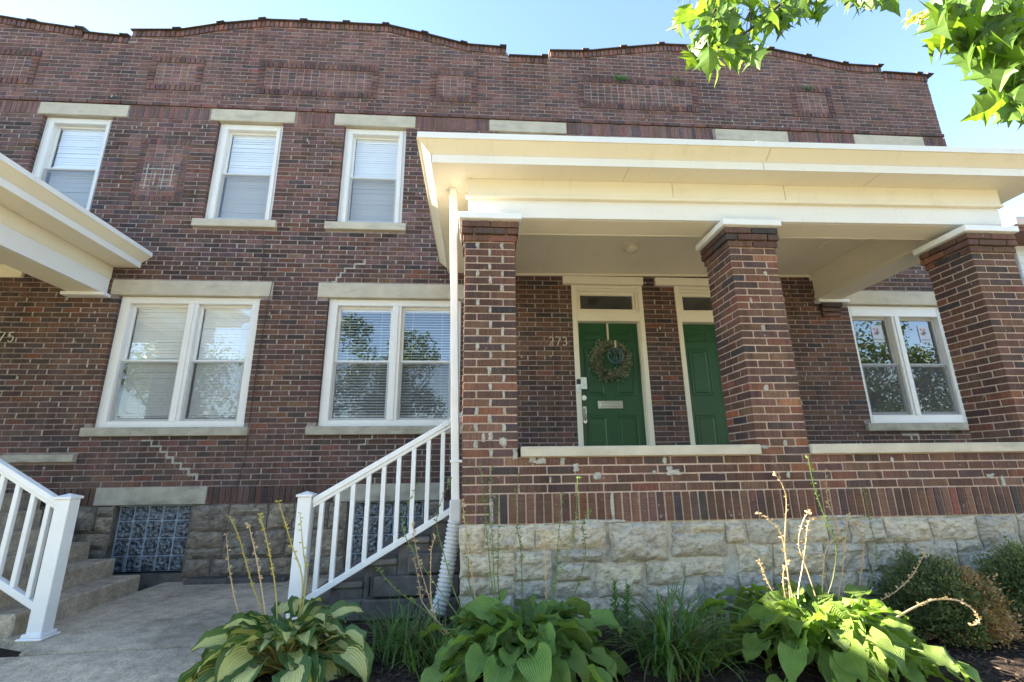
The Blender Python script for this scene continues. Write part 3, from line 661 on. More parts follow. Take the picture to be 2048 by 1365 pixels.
# house numbers
def arc(cx, cz, rx, rz, a0, a1, n=10): return [(cx+rx*math.cos(math.radians(a0+(a1-a0)*k/n)), cz+rz*math.sin(math.radians(a0+(a1-a0)*k/n))) for k in range(n+1)]
DG = {'2': arc(.5, .72, .42, .27, 165, -35, 12) + [(.08, .02), (.95, .02)], '7': [(.05, .98), (.95, .98), (.35, .0)], '3': arc(.45, .74, .38, .25, 150, -80, 10) + arc(.45, .26, .45, .27, 80, -150, 12), '5': [(.88, .98), (.22, .98), (.12, .55)] + arc(.46, .31, .44, .31, 120, -145, 12)}
def number(txt, x, z, h, label, name='house_number', step=.088):
    e = empty(name, (x, -.01, z), label, 'house number')
    for k, ch in enumerate(txt):
        pts = [(x+step*k+p[0]*h*.55, -.012, z+p[1]*h) for p in DG[ch]]; MB().tube(pts, .0062, 6).obj('digit', NUM, e)
number('273', 1.015, 1.893, .11, 'metal house number 273 on dark brick beside the wreathed door')
number('275', -5.62, 1.893, .12, 'metal house number on brick wall under the neighbouring porch', step=.105)
# wreath
wr = empty('wreath', (1.815, .07, 1.44), 'round green wreath with blue monogram ring on the green door', 'wreath')
wm_ = MB(); cx, cz, yw = 1.815, 1.71, .045
for k in range(3600):
    a = rnd.uniform(0, 2*math.pi); rr = .195 + rnd.gauss(0, .028); tt = rnd.uniform(0, 2*math.pi); q = rnd.uniform(.2, 1)*.045
    p = Vector((cx+(rr+q*math.cos(tt))*math.cos(a), yw+.0+q*math.sin(tt)*.8, cz+(rr+q*math.cos(tt))*math.sin(a)))
    d = Vector((math.cos(a)*rnd.uniform(-.4, 1)+rnd.gauss(0, .5), rnd.gauss(-.4, .5), math.sin(a)*rnd.uniform(-.4, 1)+rnd.gauss(0, .5))).normalized(); s_ = d.cross(Vector((rnd.gauss(0, 1), rnd.gauss(0, 1), rnd.gauss(0, 1)))).normalized()
    L_ = rnd.uniform(.022, .044); wd = L_*.3; wm_.add([p, p+d*L_*.5+s_*wd, p+d*L_, p+d*L_*.5-s_*wd], [(0,1,2,3)])
tag(wm_.obj('foliage', WR, wr, fix=False), kind='stuff')
MB().tube([(cx+.172*math.cos(a*math.pi/12), yw+.02, cz+.172*math.sin(a*math.pi/12)) for a in range(25)], .02, 6).obj('wire_ring', BARK, wr)
BLUE = plain('blue_painted_metal', (.05, .105, .15), .08, 5, .4, .5)
rc = Vector((1.865, -.015, 1.765)); ringm = MB(); ringm.tube([(rc.x+.098*math.cos(a*math.pi/16), rc.y, rc.z+.098*math.sin(a*math.pi/16)) for a in range(33)], .0075, 6); ringm.obj('monogram_ring', BLUE, wr)
mono = MB(); sc = .0017
def mcurve(pts): mono.tube([(rc.x+p[0]*sc, rc.y-.004, rc.z+p[1]*sc) for p in pts], .0035, 5)
mcurve([(-6, 44), (-9, 10), (-7, -30)]); mcurve([(8, 40), (5, 8), (6, -26)]); mcurve([(-24, 28), (-10, 46), (18, 44), (34, 20), (28, -14), (6, -36), (-16, -40), (-30, -28), (-18, -20), (4, -36), (26, -44)]); mono.obj('monogram', BLUE, wr)
rb = MB(); rb.box(1.80, 1.826, .082, .086, 1.90, 2.222); rb.obj('hanging_ribbon', plain('ribbon', (.55, .47, .33), .1, 20), wr); rb = MB(); rb.box(1.858, 1.880, -.032, -.028, 1.86, 1.96, bv=.001); rb.obj('ring_ribbon', plain('ribbon_tan', (.5, .40, .26), .1, 20), wr)
# cable on the facade
MB().tube([(-2.70, -.012, 3.33), (-2.66, -.012, 3.28), (-2.641, -.012, 3.073), (-2.639, -.012, 2.80), (-2.47, -.03, 2.705), (-2.489, -.03, 2.462), (-2.532, -.012, 1.817), (-2.543, -.012, 1.207), (-2.539, -.012, .519), (-2.602, -.012, .165)], .005, 5).obj('cable', DARK)
tag(bpy.data.objects['cable'], 'thin black cable running down the brick between the two lower windows', 'cable')
# ------------------------------------------------------------------ front porch: wall, piers, roof
R = -2.134
pwall = empty('porch_wall', (2.5, R+.2, -.7), 'low porch wall of brown brick on rough pale stone with limestone coping', 'wall')
core = MB(); core.box(.007, 5.008, R+.005, R+.30, 0, .472); core.obj('mortar_core', MORTAR_P, pwall)
sm = MB(); sm.frust((-.0655/2+.0065, .0655/2-.0065, 0, .1, .005, .208), .004); SOLD = sm.mesh('soldier_brick', SO_O); recalc(SOLD)
x = .214+.0655/2
while x < 4.80:
    one_brick(pwall, (x, R-.004+rnd.uniform(-.002, .002), 0), 0, tone(PAL), SOLD, 'soldier_brick'); x += .0655
for k in range(3):
    for j in range(2):
        w_ = .094
        o = one_brick(pwall, (.053+.107*j, R-.004, .036+.071*k), 0, tone(PAL), scale=(.47, 1, 1.06))
for k in range(4):
    zc = .213+.065*(k+.5); off = (k % 2)*BL/2
    for j in range(-1, 24):
        a, b = max(0, j*BL+off), min(5.015, (j+1)*BL+off)
        if b-a < .05: continue
        one_brick(pwall, ((a+b)/2, R+rnd.uniform(-.002, .002), zc), 0, tone(PAL), scale=((b-a-JT)/(BL-JT), 1, 1.0))
    for yy, rz in ((0, 1),):   # left return of the wall
        for j in range(2): one_brick(pwall, (0, R+.21+.213*j, zc), -math.pi/2, tone(PAL))
for a, b in ((.443, 2.316), (2.731, 4.592)): B(a, b, R-.035, R+.27, .474, .55, bv=.006).obj('coping_slab', LIME, pwall)
fnd = B(.012, 5.0, R+.012, -1.72, -.95, -.002).obj('stone_base', JOINT, pwall)
STL = [[0.0, 0.16, -0.19, -0.0], [0.17, 0.53, -0.17, -0.01], [0.54, 0.81, -0.17, -0.01], [0.82, 1.05, -0.17, 0.0], [1.09, 1.51, -0.26, -0.01], [1.56, 1.69, -0.08, -0.02], [1.55, 1.95, -0.24, -0.09], [1.7, 1.95, -0.08, -0.02], [0.0, 0.38, -0.34, -0.2], [0.39, 0.65, -0.37, -0.19], [0.68, 0.92, -0.38, -0.27], [0.7, 1.06, -0.26, -0.18], [0.97, 1.31, -0.49, -0.28], [1.35, 1.6, -0.42, -0.28], [1.63, 1.92, -0.37, -0.29], [1.34, 1.71, -0.63, -0.44], [1.76, 2.01, -0.61, -0.39], [0.78, 1.29, -0.68, -0.5], [0.01, 0.38, -0.45, -0.35], [1.32, 1.83, -0.78, -0.65], [0.39, 0.65, -0.49, -0.38], [0.67, 0.94, -0.48, -0.39], [1.97, 2.11, -0.16, -0.02], [2.14, 2.45, -0.17, -0.02], [2.47, 2.76, -0.16, -0.02], [2.78, 2.92, -0.17, -0.02], [2.95, 3.21, -0.18, -0.02], [3.24, 3.58, -0.18, -0.03], [3.61, 3.97, -0.17, -0.02], [4.0, 4.3, -0.26, -0.02], [2.04, 2.29, -0.35, -0.18], [2.31, 2.69, -0.38, -0.18], [2.72, 3.03, -0.37, -0.19], [3.06, 3.34, -0.37, -0.19], [3.37, 3.76, -0.43, -0.19], [3.79, 3.97, -0.25, -0.18], [3.79, 4.12, -0.45, -0.27], [4.15, 4.4, -0.53, -0.28], [2.03, 2.27, -0.53, -0.37], [2.29, 2.67, -0.56, -0.4], [2.70, 2.91, -0.55, -0.39], [2.94, 3.18, -0.54, -0.39], [3.21, 3.63, -0.59, -0.44], [3.66, 4.1, -0.62, -0.47], [4.34, 4.7, -0.26, -0.01], [4.43, 4.8, -.5, -.28], [4.73, 5.0, -.26, -.01], [4.13, 4.6, -.72, -.55], [0, .38, -.75, -.47], [.40, .76, -.75, -.51], [1.85, 2.3, -.75, -.63], [2.3, 2.8, -.75, -.58], [2.83, 3.3, -.75, -.60], [3.32, 3.8, -.78, -.64]]
for a, b, c, d in STL: stone(a-.003, b+.006, c-.006, d+.006, R+.003, STONE, fnd, bulge=.036, res=.02)
# repointed spots
def blob(x, z, w_, h, y, parent, m=POINTING):
    n = 14; sq = lambda v: math.copysign(abs(v)**.6, v); ring = [(x+w_/2*sq(math.cos(2*math.pi*k/n))*rnd.uniform(.55, 1.25), z+h/2*sq(math.sin(2*math.pi*k/n))*rnd.uniform(.7, 1.2)) for k in range(n)]
    mb = MB(); mb.add([(p[0], y+.004, p[1]) for p in ring] + [(x+(p[0]-x)*.7, y-.002, z+(p[1]-z)*.75) for p in ring], [(k, (k+1) % n, n+(k+1) % n, n+k) for k in range(n)] + [tuple(range(n, 2*n))]); mb.obj('mortar_patch', m, parent)
for x, z, w_, h in ((.60, .445, .10, .05), (.76, .44, .05, .06), (.86, .39, .055, .065), (.66, .30, .02, .06), (1.62, .35, .12, .05), (1.58, .38, .05, .04), (1.46, .35, .04, .03), (1.02, .33, .06, .06), (.22, .10, .03, .2), (1.12, .10, .028, .2), (.53, .455, .07, .05), (1.55, .44, .035, .05), (4.20, .29, .09, .04), (4.30, .25, .035, .09), (3.4, .42, .03, .05), (2.52, .32, .03, .05), (.97, .01, .5, .03), (2.85, .01, .6, .02)): blob(x, z, w_, h, R-.006, pwall)
def pier(x0, label, extra=(), ys=(R, R+.425), lite=False, name='brick_pier'):
    e = empty(name, (x0+.2125, ys[0]+.2125, .473), label, 'brick pier', 'brick porch piers')
    B(x0+.005, x0+.420, ys[0]+.005, ys[1]-.005, .473, 2.42).obj('mortar_core', MORTAR_P, e)
    n = 31; h = (2.43-.473)/n; lm = MB()
    for i in range(n):
        k = (0, 0, .03, .03)[max(0, i-n+4)] if i >= n-2 else (.014 if i == n-3 else 0)
        zc = .473+h*(i+.5); X0, X1, Y0, Y1 = x0-k, x0+.425+k, ys[0]-k, ys[1]+k; zs = (h-JT)/(BH-JT)
        L = []
        cl = lambda v: max(.05, v)
        if i % 2 == 0:
            for j in range(2):
                hw = (X1-X0)/2+JT/2; xa = X0+hw/2-JT/2 if j == 0 else X1-hw/2+JT/2; L += [(xa, Y0, 0, hw), (xa, Y1, math.pi, hw)]
            L += [(X0, (Y0+Y1)/2, -math.pi/2, Y1-Y0-.212), (X1, (Y0+Y1)/2, math.pi/2, Y1-Y0-.212)]
        else:
            for j in range(2):
                hw = (Y1-Y0)/2+JT/2; ya = Y0+hw/2-JT/2 if j == 0 else Y1-hw/2+JT/2; L += [(X0, ya, -math.pi/2, hw), (X1, ya, math.pi/2, hw)]
            L += [((X0+X1)/2, Y0, 0, X1-X0-.212), ((X0+X1)/2, Y1, math.pi, X1-X0-.212)]
        for x, y, rz, ln in L:
            sc_ = ((ln-JT)/(BL-JT), 1, zs); pl = PAL
            d = rnd.uniform(-.002, .002)
            if lite:
                M4 = Matrix.Translation((x, y, zc)) @ Matrix.Rotation(rz, 4, 'Z') @ Matrix.Diagonal((*sc_, 1)); lm.add([M4 @ v.co for v in BRICK.vertices], [tuple(p.vertices) for p in BRICK.polygons], 0, tone(pl))
            else:
                tn = tone(pl)
                if rnd.random() < .12: tn = (tn[0]*1.5, tn[1]*1.25, tn[2]*1.1)
                one_brick(e, (x - math.sin(rz)*d*-1, y + math.cos(rz)*d, zc), rz, tn, scale=sc_)
    if lite: tag(lm.obj('brick_courses', BR_A, e), kind='stuff')
    c = MB(); c.box(x0-.055, x0+.48, ys[0]-.055, ys[1]+.06, 2.437, 2.495, bv=.004); c.obj('cap', VINYL, e)
    mt = MB(); mt.box(x0-.02, x0+.445, ys[0]-.022, ys[1]+.02, 2.425, 2.44, bv=.004); mt.obj('cap_bedding', POINTING, e)
    return e
p1 = pier(0.0, 'brick pier beside the downspout, its joints daubed with grey repointing mortar')
n = 31; h = (2.43-.473)/n
for i in range(n-3):
    zc = .473+h*(i+.5)
    for xx in ((.2125,) if i % 2 == 0 else (.107, .318)):
        pr = .85 if xx > .2 else .5
        if rnd.random() < pr: blob(xx+rnd.gauss(0, .004), zc, rnd.uniform(.022, .038), rnd.uniform(.055, .085), R-.0035, p1)
for x, z, w_, h_ in ((.31, .59, .06, .07), (.16, .62, .03, .08), (.40, .50, .04, .10)): blob(x, z, w_, h_, R-.0035, p1)
p2 = pier(2.307, 'reddish brick pier standing between the two coping slabs of the porch wall')
for x, z, w_, h_ in ((2.45, 1.0, .05, .05), (2.54, .56, .035, .06), (2.36, .53, .08, .03), (2.5, 1.5, .03, .06), (2.43, 1.75, .03, .06), (2.6, 2.0, .03, .05)): blob(x, z, w_, h_, R-.0035, p2)
p3 = pier(4.592, 'brick pier beneath the far end of the porch beam, next to the white vinyl window')
pier(-5.0, 'brick pier carrying the neighbouring porch roof', lite=True)
TZ = .0112
def tilt(mb, x0=0):
    mb.v = [(v[0], v[1], v[2]+TZ*v[0]) for v in mb.v]; return mb
roof = empty('porch_roof', (2.4, -1.2, 2.5), 'bounce-tinted white boxed porch roof with wide soffit over the green doors', 'porch roof')
def porch_roof(root, xa, xb, full=True, ti=True, y_l=-2.07, ym=-2.34, lmit=True, rmit=True):
    """boxed cornice: xa,xb = outer edges of the soffit; ym its front edge"""
    T = tilt if ti else (lambda m: m)
    zs = 2.862
    # soffit and porch ceiling
    s_ = MB(); s_.box(xa+.005, xb-.005, ym+.005, -.004, zs, zs+.02); T(s_).obj('soffit', WHITE_BOUNCE, root)
    # fascia: vertical board, slanted crown and gutter lip, mitred all round
    P = [(0, 2.858), (0, 2.93), (.012, 2.935), (.10, 3.005), (.112, 3.008), (.112, 3.062), (.06, 3.064)]
    for nm, seg in (('fascia', (0, 1)), ('crown', (2, 3)), ('gutter_lip', (4, 5))):
        m = MB()
        for (o0, z0), (o1, z1) in zip(P[seg[0]:seg[1]+2], P[seg[0]+1:seg[1]+2]):
            ol = 1 if lmit else 0; orr = 1 if rmit else 0
            m.add([(xa-o0*ol, ym-o0, z0), (xb+o0*orr, ym-o0, z0), (xb+o1*orr, ym-o1, z1), (xa-o1*ol, ym-o1, z1)], [(0,1,2,3)])
            if lmit: m.add([(xa-o0, -.004, z0), (xa-o0, ym-o0, z0), (xa-o1, ym-o1, z1), (xa-o1, -.004, z1)], [(0,1,2,3)])
            if rmit: m.add([(xb+o0, ym-o0, z0), (xb+o0, -.004, z0), (xb+o1, -.004, z1), (xb+o1, ym-o1, z1)], [(0,1,2,3)])
        o = T(m).obj(nm, TRIM if nm != 'crown' else WHITE_BOUNCE, root, fix=False)
        md = o.modifiers.new('thickness', 'SOLIDIFY'); md.thickness = .006; md.offset = -1
    d = MB(); d.box(xa-.06, xb+.06, ym-.06, -.004, 3.03, 3.052); T(d).obj('roof_deck', ASPH, root)
porch_roof(roof, -.285, 5.40)
for nm, a in (('frieze_board', (.012, 5.07, -2.115, -2.07, 2.70, 2.862)), ('frieze_moulding', (.002, 5.08, -2.128, -2.08, 2.672, 2.704)), ('beam_board', (.024, 5.06, -2.085, -2.05, 2.502, 2.675))):
    tilt(B(*a, bv=.004)).obj(nm, WHITE_BOUNCE if nm != 'beam_board' else TRIM, roof)
tilt(B(.03, 5.05, -2.05, -1.80, 2.500, 2.862)).obj('front_beam', WHITE_BOUNCE, roof)
tilt(B(.03, 5.05, -1.80, -1.77, 2.498, 2.53, bv=.004)).obj('beam_moulding', WHITE_BOUNCE, roof)
tilt(B(.03, .36, -1.77, -.01, 2.50, 2.862, bv=.004)).obj('side_beam', WHITE_BOUNCE, roof)
sb = B(4.70, 5.05, -1.77, -.01, 2.50, 2.862, bv=.004); sb.box(4.685, 4.70, -1.76, -.012, 2.52, 2.56, bv=.003); sb.box(4.66, 4.70, -1.76, -.012, 2.78, 2.861, bv=.003); tilt(sb).obj('side_beam', WHITE_BOUNCE, roof)
for xs_ in (.95, 2.10, 3.15, 4.2): tilt(B(xs_-.012, xs_+.012, -1.77, -.05, 2.857, 2.864, bv=.002)).obj('ceiling_batten', WHITE_BOUNCE, roof)
tilt(B(.36, 4.7, -.035, -.008, 2.83, 2.861, bv=.004)).obj('wall_moulding', WHITE_BOUNCE, roof)
for xs_ in (1.86, 2.92): tilt(B(xs_, xs_+.004, -2.118, -2.08, 2.70, 2.86)).obj('board_seam', plain('seam%d' % int(xs_*10), (.4, .33, .24)), roof)
for xs_ in (2.62,):
    q = MB(); q.prism([(-2.3535, 2.9335), (-2.4415, 3.0035), (-2.4395, 3.0055), (-2.3515, 2.9355)], 'x', xs_, xs_+.005); tilt(q).obj('crown_seam', bpy.data.materials['seam18'], roof); tilt(B(xs_-.02, xs_-.016, -2.3425, -2.335, 2.86, 2.93)).obj('fascia_seam', bpy.data.materials['seam18'], roof); tilt(B(xs_-.13, xs_-.07, -2.456, -2.44, 3.004, 3.064, bv=.003)).obj('gutter_joint', TRIM, roof)
for xs_ in (1.4, 3.7): tilt(B(xs_, xs_+.004, -2.335, -2.115, 2.8605, 2.864)).obj('soffit_seam', bpy.data.materials['seam18'], roof)
B(4.68, 5.12, -.10, -.006, 2.50, 2.545, bv=.004).obj('bracket_cap', VINYL, roof)
for k, (a, b) in enumerate(((4.74, 5.03), (4.75, 5.02), (4.76, 5.01))): one_brick(house, ((a+b)/2, -.07+.02*k, 2.47-.063*k), 0, tone(PAL_LO), scale=((b-a)/(BL-JT), 1, 1))
fl = MB(); fl.box(.008, 5.0, R+.31, -.004, .10, .19, bv=.004); tag(fl.obj('porch_floor', CONC_S), 'grey concrete porch floor behind the low brick wall', 'porch floor')
# ceiling light
cl = empty('ceiling_light', (1.885, -.86, 2.79), 'round cream glass light on the porch ceiling', 'ceiling light')
zc = 2.862+TZ*1.885
B(1.805, 1.965, -.94, -.78, zc-.012, zc-.002, bv=.004).obj('ceiling_plate', WHITE_BOUNCE, cl)
dm = MB(); prf = [(.085, 0), (.088, -.02), (.08, -.045), (.06, -.07), (.03, -.083), (.002, -.087)]; nn = 24
dm.add([(1.885+r_*math.cos(2*math.pi*k/nn), -.86+r_*math.sin(2*math.pi*k/nn), zc-.01+z_) for r_, z_ in prf for k in range(nn)], [(i*nn+k, i*nn+(k+1) % nn, (i+1)*nn+(k+1) % nn, (i+1)*nn+k) for i in range(len(prf)-1) for k in range(nn)]); dm.obj('glass_dome', plain('cream_glass', (.62, .56, .42), .03, 3, .25, .5), cl, smooth=True)
# neighbouring porch roof
nroof = empty('porch_roof', (-6, -1.2, 2.5), 'neighbouring white porch roof end above the left concrete steps', 'porch roof')
nroof['label'] = 'white boxed porch roof end above the open tan concrete steps'
porch_roof(nroof, -9.6, -4.10, ti=False, lmit=False)
B(-9.5, -4.41, -2.115, -2.07, 2.70, 2.862, bv=.004).obj('frieze_board', WHITE_BOUNCE, nroof); B(-9.5, -4.42, -2.085, -2.05, 2.502, 2.70, bv=.004).obj('beam_board', TRIM, nroof)
B(-4.452, -4.41, -2.07, -.01, 2.70, 2.862, bv=.004).obj('side_frieze', WHITE_BOUNCE, nroof); B(-4.46, -4.418, -2.05, -.012, 2.50, 2.705, bv=.004).obj('side_board', TRIM, nroof); B(-4.80, -4.46, -2.05, -.012, 2.498, 2.86).obj('side_beam', WHITE_BOUNCE, nroof)
B(-4.86, -4.37, -.13, -.006, 2.455, 2.496, bv=.004).obj('bracket_cap', VINYL, nroof)
B(-6.6, -5.42, -.045, -.004, 2.70, 2.86, bv=.004).obj('header_board', WHITE_BOUNCE, nroof)
tag(B(-9.4, -4.62, -2.1, -.004, -.75, .19, bv=.006).obj('porch_floor', CONC_S), 'concrete floor of the neighbouring porch at the top of the open steps', 'porch floor')
# ------------------------------------------------------------------ steps
ls = empty('concrete_steps', (-3.9, -1.0, -.75), 'open tan concrete steps rising to the neighbouring porch', 'steps')
for k in range(5):
    xf = -3.23-.275*k; B(xf-.275-(.0 if k < 4 else .03), xf, -1.70+.004*k, -.36+.012*k, -.85, -.593+.157*k, bv=.012).obj('step', CONC_S, ls)
rs = empty('concrete_steps', (-.6, -1.0, -.75), 'dark concrete block steps behind the white handrail, rising to the porch', 'steps')
for k in range(5):
    xf = -1.25+.25*k; B(xf, xf+.25, -1.70-.004*k, -.36, -.85, -.593+.157*k-.05, bv=.01).obj('riser_block', CONC_D, rs); B(xf-.025, xf+.25, -1.72-.004*k, -.35, -.593+.157*k-.048, -.593+.157*k, bv=.012).obj('tread', CONC_SHADE, rs)
for k in range(4):
    o = B(-1.2+.25*k+.04, -.01, -1.79, -1.722, -.85+.157*k, -.70+.157*k-.006, bv=.012).obj('cheek_block', CONC_D, rs)
    for j in range(2 if k < 3 else 1): B(-.40-.4*j+.05*k, -.392-.4*j+.05*k, -1.7925, -1.74, -.845+.157*k, -.71+.157*k).obj('block_joint', DARK, rs)
# ------------------------------------------------------------------ handrails
def rail(root, x0, z0, x1, z1, y, post_x, post_top, base, nb):
    sg = 1 if x1 > x0 else -1
    p = MB(); a = .052; p.box(post_x-a, post_x+a, y-a, y+a, base, post_top-.03, bv=.004); po = p.obj('post', VINYL, root)
    c = MB(); c.box(post_x-a-.012, post_x+a+.012, y-a-.012, y+a+.012, post_top-.03, post_top-.012, bv=.003); e = a+.01
    c.add([(post_x-e, y-e, post_top-.012), (post_x+e, y-e, post_top-.012), (post_x+e, y+e, post_top-.012), (post_x-e, y+e, post_top-.012), (post_x, y, post_top+.012)], [(0,1,4), (1,2,4), (2,3,4), (3,0,4)]); c.obj('post_cap', VINYL, po)
    f = MB(); f.box(post_x-a-.035, post_x+a+.035, y-a-.035, y+a+.035, base, base+.016, bv=.005); f.box(post_x-a-.018, post_x+a+.018, y-a-.018, y+a+.018, base+.014, base+.04, bv=.006); f.obj('post_base', VINYL, po)
    def bar(xa, za, xb, zb, t, w_, nm):
        m = MB(); m.add([(xa, y-w_/2, za-t), (xb, y-w_/2, zb-t), (xb, y+w_/2, zb-t), (xa, y+w_/2, za-t), (xa, y-w_/2, za), (xb, y-w_/2, zb), (xb, y+w_/2, zb), (xa, y+w_/2, za)], [(0,1,2,3), (4,7,6,5), (0,4,5,1), (1,5,6,2), (2,6,7,3), (3,7,4,0)]); o = m.obj(nm, VINYL, root)
        b = o.modifiers.new('edge', 'BEVEL'); b.width = .006; b.segments = 2
        return o
    top = bar(x0, z0, x1, z1, .05, .062, 'top_rail'); bar(x0, z0-.045, x1, z1-.045, .035, .042, 'rail_web')
    D = .80 if True else 0
    bar(x0, z0-.715, x1, z1-.715+(.0), .055, .05, 'bottom_rail')
    for k in range(nb):
        xx = x0 + (x1-x0)*(k+.6)/nb; zz = z0+(z1-z0)*(xx-x0)/(x1-x0); B(xx-.0175, xx+.0175, y-.0175, y+.0175, zz-.722, zz-.07, bv=.003).obj('baluster', VINYL, root)
YR = -1.72
rr_ = empty('handrail', (-.6, YR, -.75), 'white vinyl handrail climbing to the downspout and brick pier', 'handrail', None)
rail(rr_, -1.18, .185, -.004, .865, YR, -1.235, .225, -.745, 10)
lr_ = empty('handrail', (-3.6, YR, -.75), 'white vinyl handrail and newel post in front of the open tan steps', 'handrail', None)
rail(lr_, -3.07, .20, -4.70, 1.15, YR, -3.02, .235, -.742, 13)
# ------------------------------------------------------------------ downspout
ds = empty('downspout', (-.09, -1.93, -.7), 'white metal downspout with grey corrugated elbow beside the brick pier', 'downspout')
d = MB(); d.box(-.150, -.088, -1.965, -1.885, 2.3, 2.861, bv=.006); dp = MB()
dp.add([(x_, y_, z_) for z_, xo in ((2.86, -.118), (.16, -.048)) for x_, y_ in ((xo-.032, -1.965), (xo+.032, -1.965), (xo+.032, -1.89), (xo-.032, -1.89))], [(0,1,2,3), (4,7,6,5), (0,4,5,1), (1,5,6,2), (2,6,7,3), (3,7,4,0)])
o = dp.obj('pipe', ALU, ds); b = o.modifiers.new('edge', 'BEVEL'); b.width = .007; b.segments = 2
B(-.095, .012, -1.972, -1.885, .44, .462, bv=.003).obj('strap', ALU, ds)
ad = B(-.092, -.002, -1.975, -1.88, .0, .17, bv=.012); ad.obj('adapter', FLEX, ds)
fp = MB(); pts = []; rs_ = []
for k in range(66):
    t_ = k/65; pts.append((-.047-.095*t_-.03*max(0, t_-.8)*5*.6, -1.93-.05*t_*t_, .02-.62*t_)); rs_.append(.050+.006*(1 if k % 3 else -1.0))
fp.tube(pts, rs_, 16); fp.obj('corrugated_pipe', FLEX, ds, smooth=False)
# ------------------------------------------------------------------ neighbouring house, added sun-blocking building
nb = empty('white_sided_house', (12.5, 6, -1.0), 'white sided house with brown eaves beyond the porch end', 'house')
B(10.9, 18, 2.2, 11, -1.0, 4.60).obj('wall', plain('white_siding', (.72, .73, .75), .05, 3, .6, .3), nb)
for k in range(34): B(10.885, 10.9, 2.19, 11, -.9+.16*k, -.9+.16*k+.145, bv=.003).obj('clapboard', bpy.data.materials['white_siding'], nb)
for k in range(34): B(10.9, 18, 2.185, 2.2, -.9+.16*k, -.9+.16*k+.145, bv=.003).obj('clapboard', bpy.data.materials['white_siding'], nb)
BRN = plain('brown_eave', (.20, .085, .055), .1, 4, .6, .3)
ev = MB(); ev.box(10.25, 18.5, 1.6, 11.5, 4.60, 4.68, bv=.01); ev.obj('eave', BRN, nb)
B(10.15, 18.6, 1.5, 11.6, 4.68, 4.84, bv=.01).obj('gutter', plain('tan_gutter', (.62, .50, .42), .05), nb)
rf = MB(); rf.prism([(1.5, 4.84), (11.6, 4.84), (6.5, 5.6)], 'x', 10.2, 18.5); rf.obj('roof', plain('shingle', (.10, .075, .065), .3, 20, .9), nb)
wn = B(10.86, 10.9, 2.9, 3.9, 2.4, 3.9, bv=.006).obj('window', TRIM, nb); B(10.852, 10.865, 2.98, 3.82, 2.5, 3.8).obj('pane', DARK, wn)
sun_block = empty('brick_row_house', (-14, 4, -.75), 'unseen added brick building across a gap, blocking sun from the hostas', 'house')  # unseen building and gap, added to steer sunlight onto one hosta
B(-24, -11.2, -.2, 9, -.8, 7.2).obj('wall', bpy.data.materials['side_brick'], sun_block); B(-24.05, -11.15, -.25, 9.05, 7.2, 7.3, bv=.02).obj('coping', COPE, sun_block)
# ------------------------------------------------------------------ plants
def hosta_leaf(parent, base, az, el, plen, L_, W_, droop, roll, mats, name='leaf'):
    """petiole arcs from the crown, blade continues and droops"""
    h = Vector((math.cos(az), math.sin(az), 0)); up = Vector((0, 0, 1)); side0 = Vector((-math.sin(az), math.cos(az), 0))
    pts = [Vector(base)]; ang = el; n = 5
    for k in range(n):
        pts.append(pts[-1] + (h*math.cos(ang)+up*math.sin(ang))*plen/n); ang -= .10+.25*k/n*(1.2-el/1.6)
    mb = MB(); mb.tube(pts, [.0075, .007, .006, .0055, .005, .0045], 5, 1, caps=False); uv = [(0, 0)]*len(mb.v)
    NS, NT_ = 9, 6; p = pts[-1].copy(); rows = []
    for i in range(NS+1):
        s_ = i/NS; d = h*math.cos(ang)+up*math.sin(ang); nrm = (-h*math.sin(ang)+up*math.cos(ang))
        side = (side0*math.cos(roll)+nrm*math.sin(roll)); nn_ = (nrm*math.cos(roll)-side0*math.sin(roll))
        wd = W_*(1.04*math.sin(math.pi*min(1, (s_*.92+.08))**.62))*(1-.12*s_) if s_ < 1 else .0
        for j in range(NT_+1):
            t_ = 2*j/NT_-1; back = -d*L_*.16*(abs(t_)**2)*max(0, 1-s_*2.2)
            cup = nn_*(wd*.30*abs(t_)**1.5 + .011*math.sin(s_*15+t_*2+az*5)*abs(t_)**1.5 + .006*math.sin(s_*31+az*9)*abs(t_)**3); rows.append((p+side*t_*wd*.94+cup+back, (t_, s_)))
        p = p+d*L_/NS; ang -= droop/NS*(.6+.9*s_)
    b = len(mb.v); mb.add([r_[0] for r_ in rows], [(i*(NT_+1)+j, (i+1)*(NT_+1)+j, (i+1)*(NT_+1)+j+1, i*(NT_+1)+j+1) for i in range(NS) for j in range(NT_)], 0); uv += [r_[1] for r_ in rows]
    mb.uv = uv; return mb.obj(name, mats, parent, smooth=True, fix=False)
def hosta(cx, cy, rad, n, mats, label, Lr=(.17, .25), zup=1.0, seed=1, cz=None):
    r = random.Random(seed); z0 = gz(cx, cy)-.02 if cz is None else cz
    e = empty('hosta', (cx, cy, z0), label, 'hosta')
    for k in range(n):
        f = (k+.5)/n; az = k*2.39996+r.uniform(-.3, .3); el = math.radians(84-60*f**.9)+r.uniform(-.1, .1)
        L_ = r.uniform(*Lr)*(.8+.3*f); pl = rad*(.42+.55*f)*r.uniform(.6, 1.05)*(zup if f < .5 else 1)
        b = (cx+r.uniform(-.07, .07), cy+r.uniform(-.06, .06), z0)
        hosta_leaf(e, b, az, el, pl, L_, L_*r.uniform(.33, .48), r.uniform(.7, 2.0), r.gauss(0, .42), mats)
    return e
